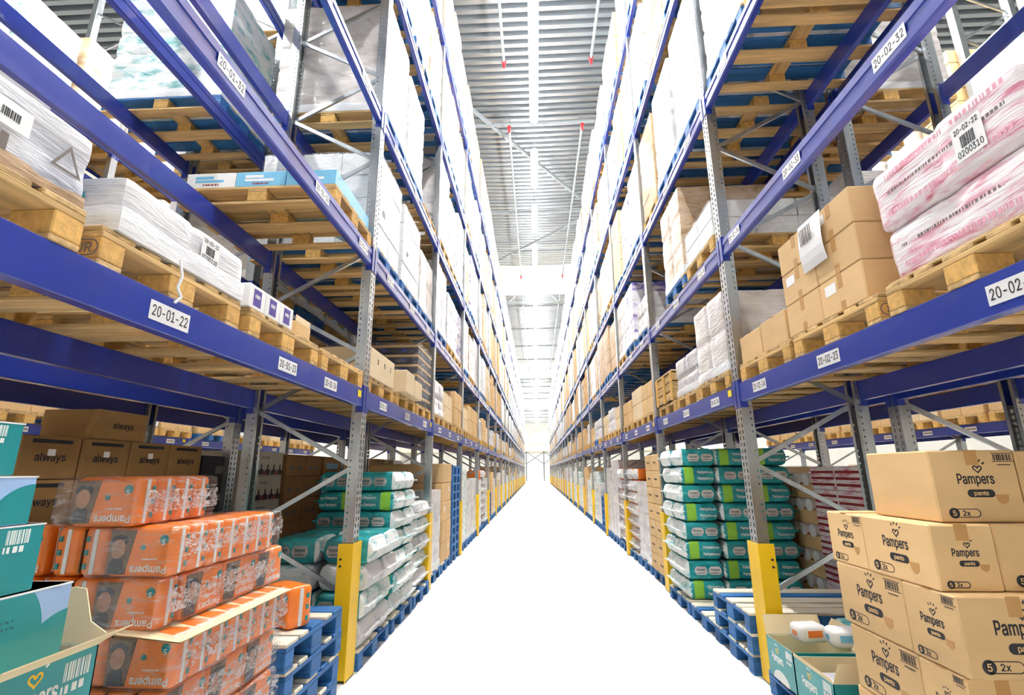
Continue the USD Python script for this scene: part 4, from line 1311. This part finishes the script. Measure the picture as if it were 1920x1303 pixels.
# ---- right, first beam level, bay 1
t = thing('wrapped_load', 'pink and white film-wrapped load with barcode label, right edge, first beam level', 'pallet load', CXR - .01, 1.855, Z1)
obj('wrapped_goods', soft_box(1.14, .72, .25, .035, .03, .012, (1, 2, 3), 41), 'film_pink', t, smooth=50)
u = soft_box(1.17, .75, .30, .035, .03, .012, (1, 2, 3), 42)
obj('upper_layer', shift(u, 0, 0, .25), 'film_pink', t, smooth=50)
for k_, z_ in enumerate((.07, .155, .32, .42, .50)):
    obj('row_print', face(bars(.60, .022 if k_ % 2 == 0 else .014, 34 if k_ % 2 == 0 else 40, k_), 'nx', -.588 if z_ > .25 else -.573, -.02, z_), ('pink_print', 'inkgrey')[k_ % 2], t)
obj('wooden_tray', BX(-.59, .59, -.39, .39, -.0, .012, c=.003), 'wood_x', t)
paper_label(t, 'nx', -.592, -.16, .39, .13, .145, ('20-02-22', '0200310'))
for k, (z0, z1) in enumerate(((0, .207), (.209, .415), (.417, .622))):
    for j, (ya, yb) in enumerate(((2.39, 2.77), (2.775, 3.16))):
        for i, (xa, xb) in enumerate(((1.655, 2.09), (2.095, 2.53))):
            if i == 1 and j == 1:
                continue
            t = thing('kraft_carton', f'plain kraft carton, {("bottom", "middle", "top")[k]} layer, {("near", "far")[j]} {("aisle", "inner")[i]} stack, right first level', 'carton', (xa + xb) / 2, (ya + yb) / 2, Z1 + z0)
            dx, dy, h = (xb - xa) / 2, (yb - ya) / 2, z1 - z0
            obj('carton', BX(-dx, dx, -dy, dy, 0, h, c=.006), 'kraft', t)
            obj('tape', cat(BX(-dx - .001, -dx + .001, -.02, .02, h * .62, h), BX(-dx - .001, -dx + .001, -.02, .02, 0, h * .25)) if i == 0 else BX(-.03, .03, -dy - .001, -dy + .001, h * .6, h), 'tape', t)
            if i == 0 and (j + k) % 2 == 0:
                obj('paper_label', face(BX(-.05, .05, -.03, .03, 0, .001), 'nx', -dx - .0005, .09, h * .7), 'white', t)
t = thing('paper_sheet', 'white paper sheet hanging on the kraft carton stack, right first level', 'paper', 1.652, 2.74, Z1 + .47)
sx = np.array([(-.012 - .03 * math.sin(a * 2.2) * (1 - a), b * .12, (a - .5) * .30) for a in np.linspace(0, 1, 7) for b in (-1, 1)])
q = np.array([(2 * a, 2 * a + 1, 2 * a + 3, 2 * a + 2) for a in range(6)])
obj('sheet', (np.vstack([sx, sx - [.0012, 0, 0]]), np.vstack([q[:, ::-1], q + 14])), 'white', t)
obj('print', face(bars(.12, .10, 9), 'nx', -.03, .03, .06), 'inkgrey', t)
for k, (ya, yb, h) in enumerate(((3.22, 3.58, .22), (3.60, 3.96, .21))):
    t = thing('plain_carton', f'{("nearer", "farther")[k]} small brown carton before the first right post, first beam level', 'carton', 1.87, (ya + yb) / 2, Z1)
    obj('carton', BX(-.2, .2, -(yb - ya) / 2, (yb - ya) / 2, 0, h, c=.006), 'kraft', t)
    obj('tape', BX(-.201, .201, -.02, .02, h - .001, h + .001), 'tape', t)
load('film_brown', 0, .34, 2.70, 3.57, Z1, 'at the back of the fourth pallet, right', 180)
t = thing('kraft_carton', 'single kraft carton on top of the kraft stack, set back, right first level', 'carton', 2.28, 2.60, Z1 + .624)
obj('carton', BX(-.19, .19, -.18, .18, 0, .19, c=.006), 'kraft', t)
obj('paper_label', face(BX(-.05, .05, -.03, .03, 0, .001), 'nx', -.1905, .02, .13), 'white', t)
# wooden crate on the right, first beam level, bay 2
t = thing('wooden_crate', 'low wooden crate with slatted sides, first beam level on the right', 'crate', CXR, 6.37, Z1)
for k in range(3):
    obj('slat', BX(-.59, -.57, -.39, .39, .02 + .11 * k, .115 + .11 * k, c=.003), 'wood_y', t)
    obj('slat', BX(-.57, .57, -.39, -.37, .02 + .11 * k, .115 + .11 * k, c=.003), 'wood_x', t)
for y in (-.36, 0, .36):
    obj('batten', BX(-.61, -.59, y - .03, y + .03, 0, .35, c=.003), 'wood_block', t)
obj('lid', BX(-.6, .58, -.4, .4, .35, .37, c=.003), 'wood_x', t)

# ---- seen under the first beams: goods on the floor of the back-to-back racks
for k in range(6):
    for j in range(4):
        y = 2.95 + .40 * j
        t = thing('dark_carton', f'brown printed carton behind the orange packs, {ORD[k]} layer, {ORD[j]} along the row', 'carton', -3.17, y, PH + .262 * k)
        obj('carton', BX(-.2, .2, -.195, .195, 0, .259, c=.006), 'kraft_dark', t)
        obj('brand_print', face(cat(shift(text('always', .045, True), 0, -.02), shift(BX(-.13, .13, .085, .108, 0, .001), 0, 0)), 'px', .2, 0, .13), 'ink', t)
        if k == 5 and j < 3:
            obj('paper_label', face(BX(-.025, .025, -.02, .02, 0, .001), 'px', .2012, 0, .16), 'white', t)
t = thing('dark_carton', 'single brown printed carton topping the row behind the orange packs', 'carton', -3.17, 3.45, PH + .262 * 6)
obj('carton', BX(-.2, .2, -.22, .22, 0, .20, c=.006), 'kraft_dark', t)
obj('brand_print', face(text('always', .04, True), 'px', .2, 0, .08), 'ink', t)
for k in range(2):
    pallet('blue', -3.55, 3.15 + .81 * k, 0, f'blue-painted pallet under the brown cartons behind the orange packs, {("near", "far")[k]} one')
pallet('blue', -3.55, 5.4, 0, 'blue-painted pallet under the beverage trays behind the left rack')
pallet('blue', -3.55, 6.9, 0, 'blue-painted pallet under the tan cartons behind the left rack')
for k in range(6):
    t = thing('black_carton', f'black carton with pale label behind the left posts, {ORD[k]} layer', 'carton', -3.3, 4.62, PH + .25 * k)
    obj('carton', BX(-.3, .3, -.2, .2, 0, .247, c=.006), 'black_box', t)
    obj('paper_label', face(BX(-.06, .06, -.035, .035, 0, .001), 'px', .3, .05, .12), 'inkgrey', t)
    t = thing('beverage_tray', f'pale tray with dark bottle tops and red caps print, {ORD[k]} layer, behind the left rack', 'tray', -3.2, 5.38, PH + .262 * k)
    obj('tray', BX(-.25, .25, -.38, .38, 0, .258, c=.005), 'tray_grey', t)
    bt = MB()
    for q in range(6):
        y = -.33 + .13 * q
        bt.add(*face(poly([(y - .055, 0), (y + .055, 0), (y + .055, .045), (y + .015, .06), (y + .012, .11), (y - .012, .11), (y - .015, .06), (y - .055, .045)]), 'px', .25, 0, .012))
    obj('bottle_print', bt.mesh(), 'ink', t)
    obj('red_print', cat(*[face(BX(y - .05, y + .05, 0, .028, 0, .001), 'px', .2512, 0, .018) for y in (-.25, 0, .25)]), 'red', t)
    obj('line_print', face(text('one step', .03, True), 'px', .25, 0, .18), 'inkgrey', t)
    for j in range(2):
        t = thing('tan_carton', f'tan carton with dark marks, {ORD[k]} layer, {("near", "far")[j]} column, behind the left rack', 'carton', -3.2, 6.1 + .50 * j, PH + .26 * k)
        obj('carton', BX(-.25, .25, -.245, .245, 0, .256, c=.006), 'kraft_dark', t)
        obj('print', face(cat(BX(-.16, -.06, -.05, 0, 0, .001), BX(.03, .14, -.05, .0, 0, .001)), 'px', .25, 0, .12), 'inkgrey', t)
    t = thing('mixed_carton', f'blue and brown carton, {ORD[k]} layer, beyond the tan cartons, left', 'carton', -3.2, 7.2, PH + .26 * k)
    obj('carton', BX(-.25, .25, -.3, .3, 0, .256, c=.006), 'kraft_dark' if k % 2 else 'skyblue', t)
    obj('print', face(BX(-.2, .2, -.03, .05, 0, .001), 'px', .25, 0, .12), 'skyblue' if k % 2 else 'gold', t)
# right side
for k in range(6):
    for j in range(2):
        t = thing('red_carton', f'red and white striped carton behind the right rack, {ORD[k]} layer, {("near", "far")[j]} column', 'carton', 3.15, 4.9 + .43 * j, PH + .228 * k)
        obj('carton', BX(-.25, .25, -.21, .21, 0, .225, c=.005), 'film_pink', t)
        obj('red_print', cat(*[face(BX(-.2, .2, -.012, .012, 0, .001), 'nx', -.25, 0, z) for z in (.05, .11, .17)]), 'red', t)
for k in range(5):
    for j in range(3):
        t = thing('roll_pack', f'brown tray of white rolls behind the right rack, {ORD[k]} layer, {ORD[j]} along the row', 'tray', 3.15, 5.75 + .42 * j, PH + .26 * k)
        obj('tray', BX(-.25, .25, -.20, .20, 0, .14, c=.005), 'kraft', t)
        for y in (-.1, .1):
            obj('roll', MB().tube((-.26, y, .19), (.2, y, .19), .065, 14).mesh(), 'white', t, smooth=40)
        obj('support', BX(-.24, .2, -.19, .19, .12, .16), 'kraft_dark', t)
for k in range(2):
    pallet('blue', 3.4, 5.1 + 1.05 * k, 0, f'blue-painted pallet behind the right rack under the {("striped cartons", "roll trays")[k]}')
rg = random.Random(33)
for nm, X, yy in (('left', -3.60, (8.05, 8.95, 9.85, 10.9)), ('right', 3.52, (7.45, 8.35, 9.25, 10.3))):
    for k, y in enumerate(yy):
        kd = rg.choice(('film_brown', 'kraft', 'film_purple', 'cartons'))
        pallet('blue', X, y, 0, f'blue-painted pallet, {ORD[k]} of a row on the floor of the rack behind {nm} rack', False)
        load(kd, 3, rg.uniform(1.2, 1.6), X, y, PH, f'{ORD[k]} of a row on the floor behind {nm} rack')
# floor of the racks across the next aisles
rc = random.Random(21)
for nm, X, s in (('left', -7.4, -1), ('right', 7.4, 1)):
    for k in range(15):
        y = -1.55 + 2.8 * (k // 3) + .06 + 2.68 * (k % 3 + .5) / 3
        kd = rc.choice(('kraft', 'film_brown', 'film_grey', 'kraft', 'film_purple'))
        h = rc.uniform(.9, 1.5)
        pallet('blue', X, y, 0, f'blue-painted pallet, {ORD[k]} on the floor of the next rack across the {nm} aisle', False)
        load(kd, min(range(4), key=lambda q: abs(HS[q] - h)), h, X, y, PH, f'{ORD[k]} along the floor of the rack across the {nm} aisle')
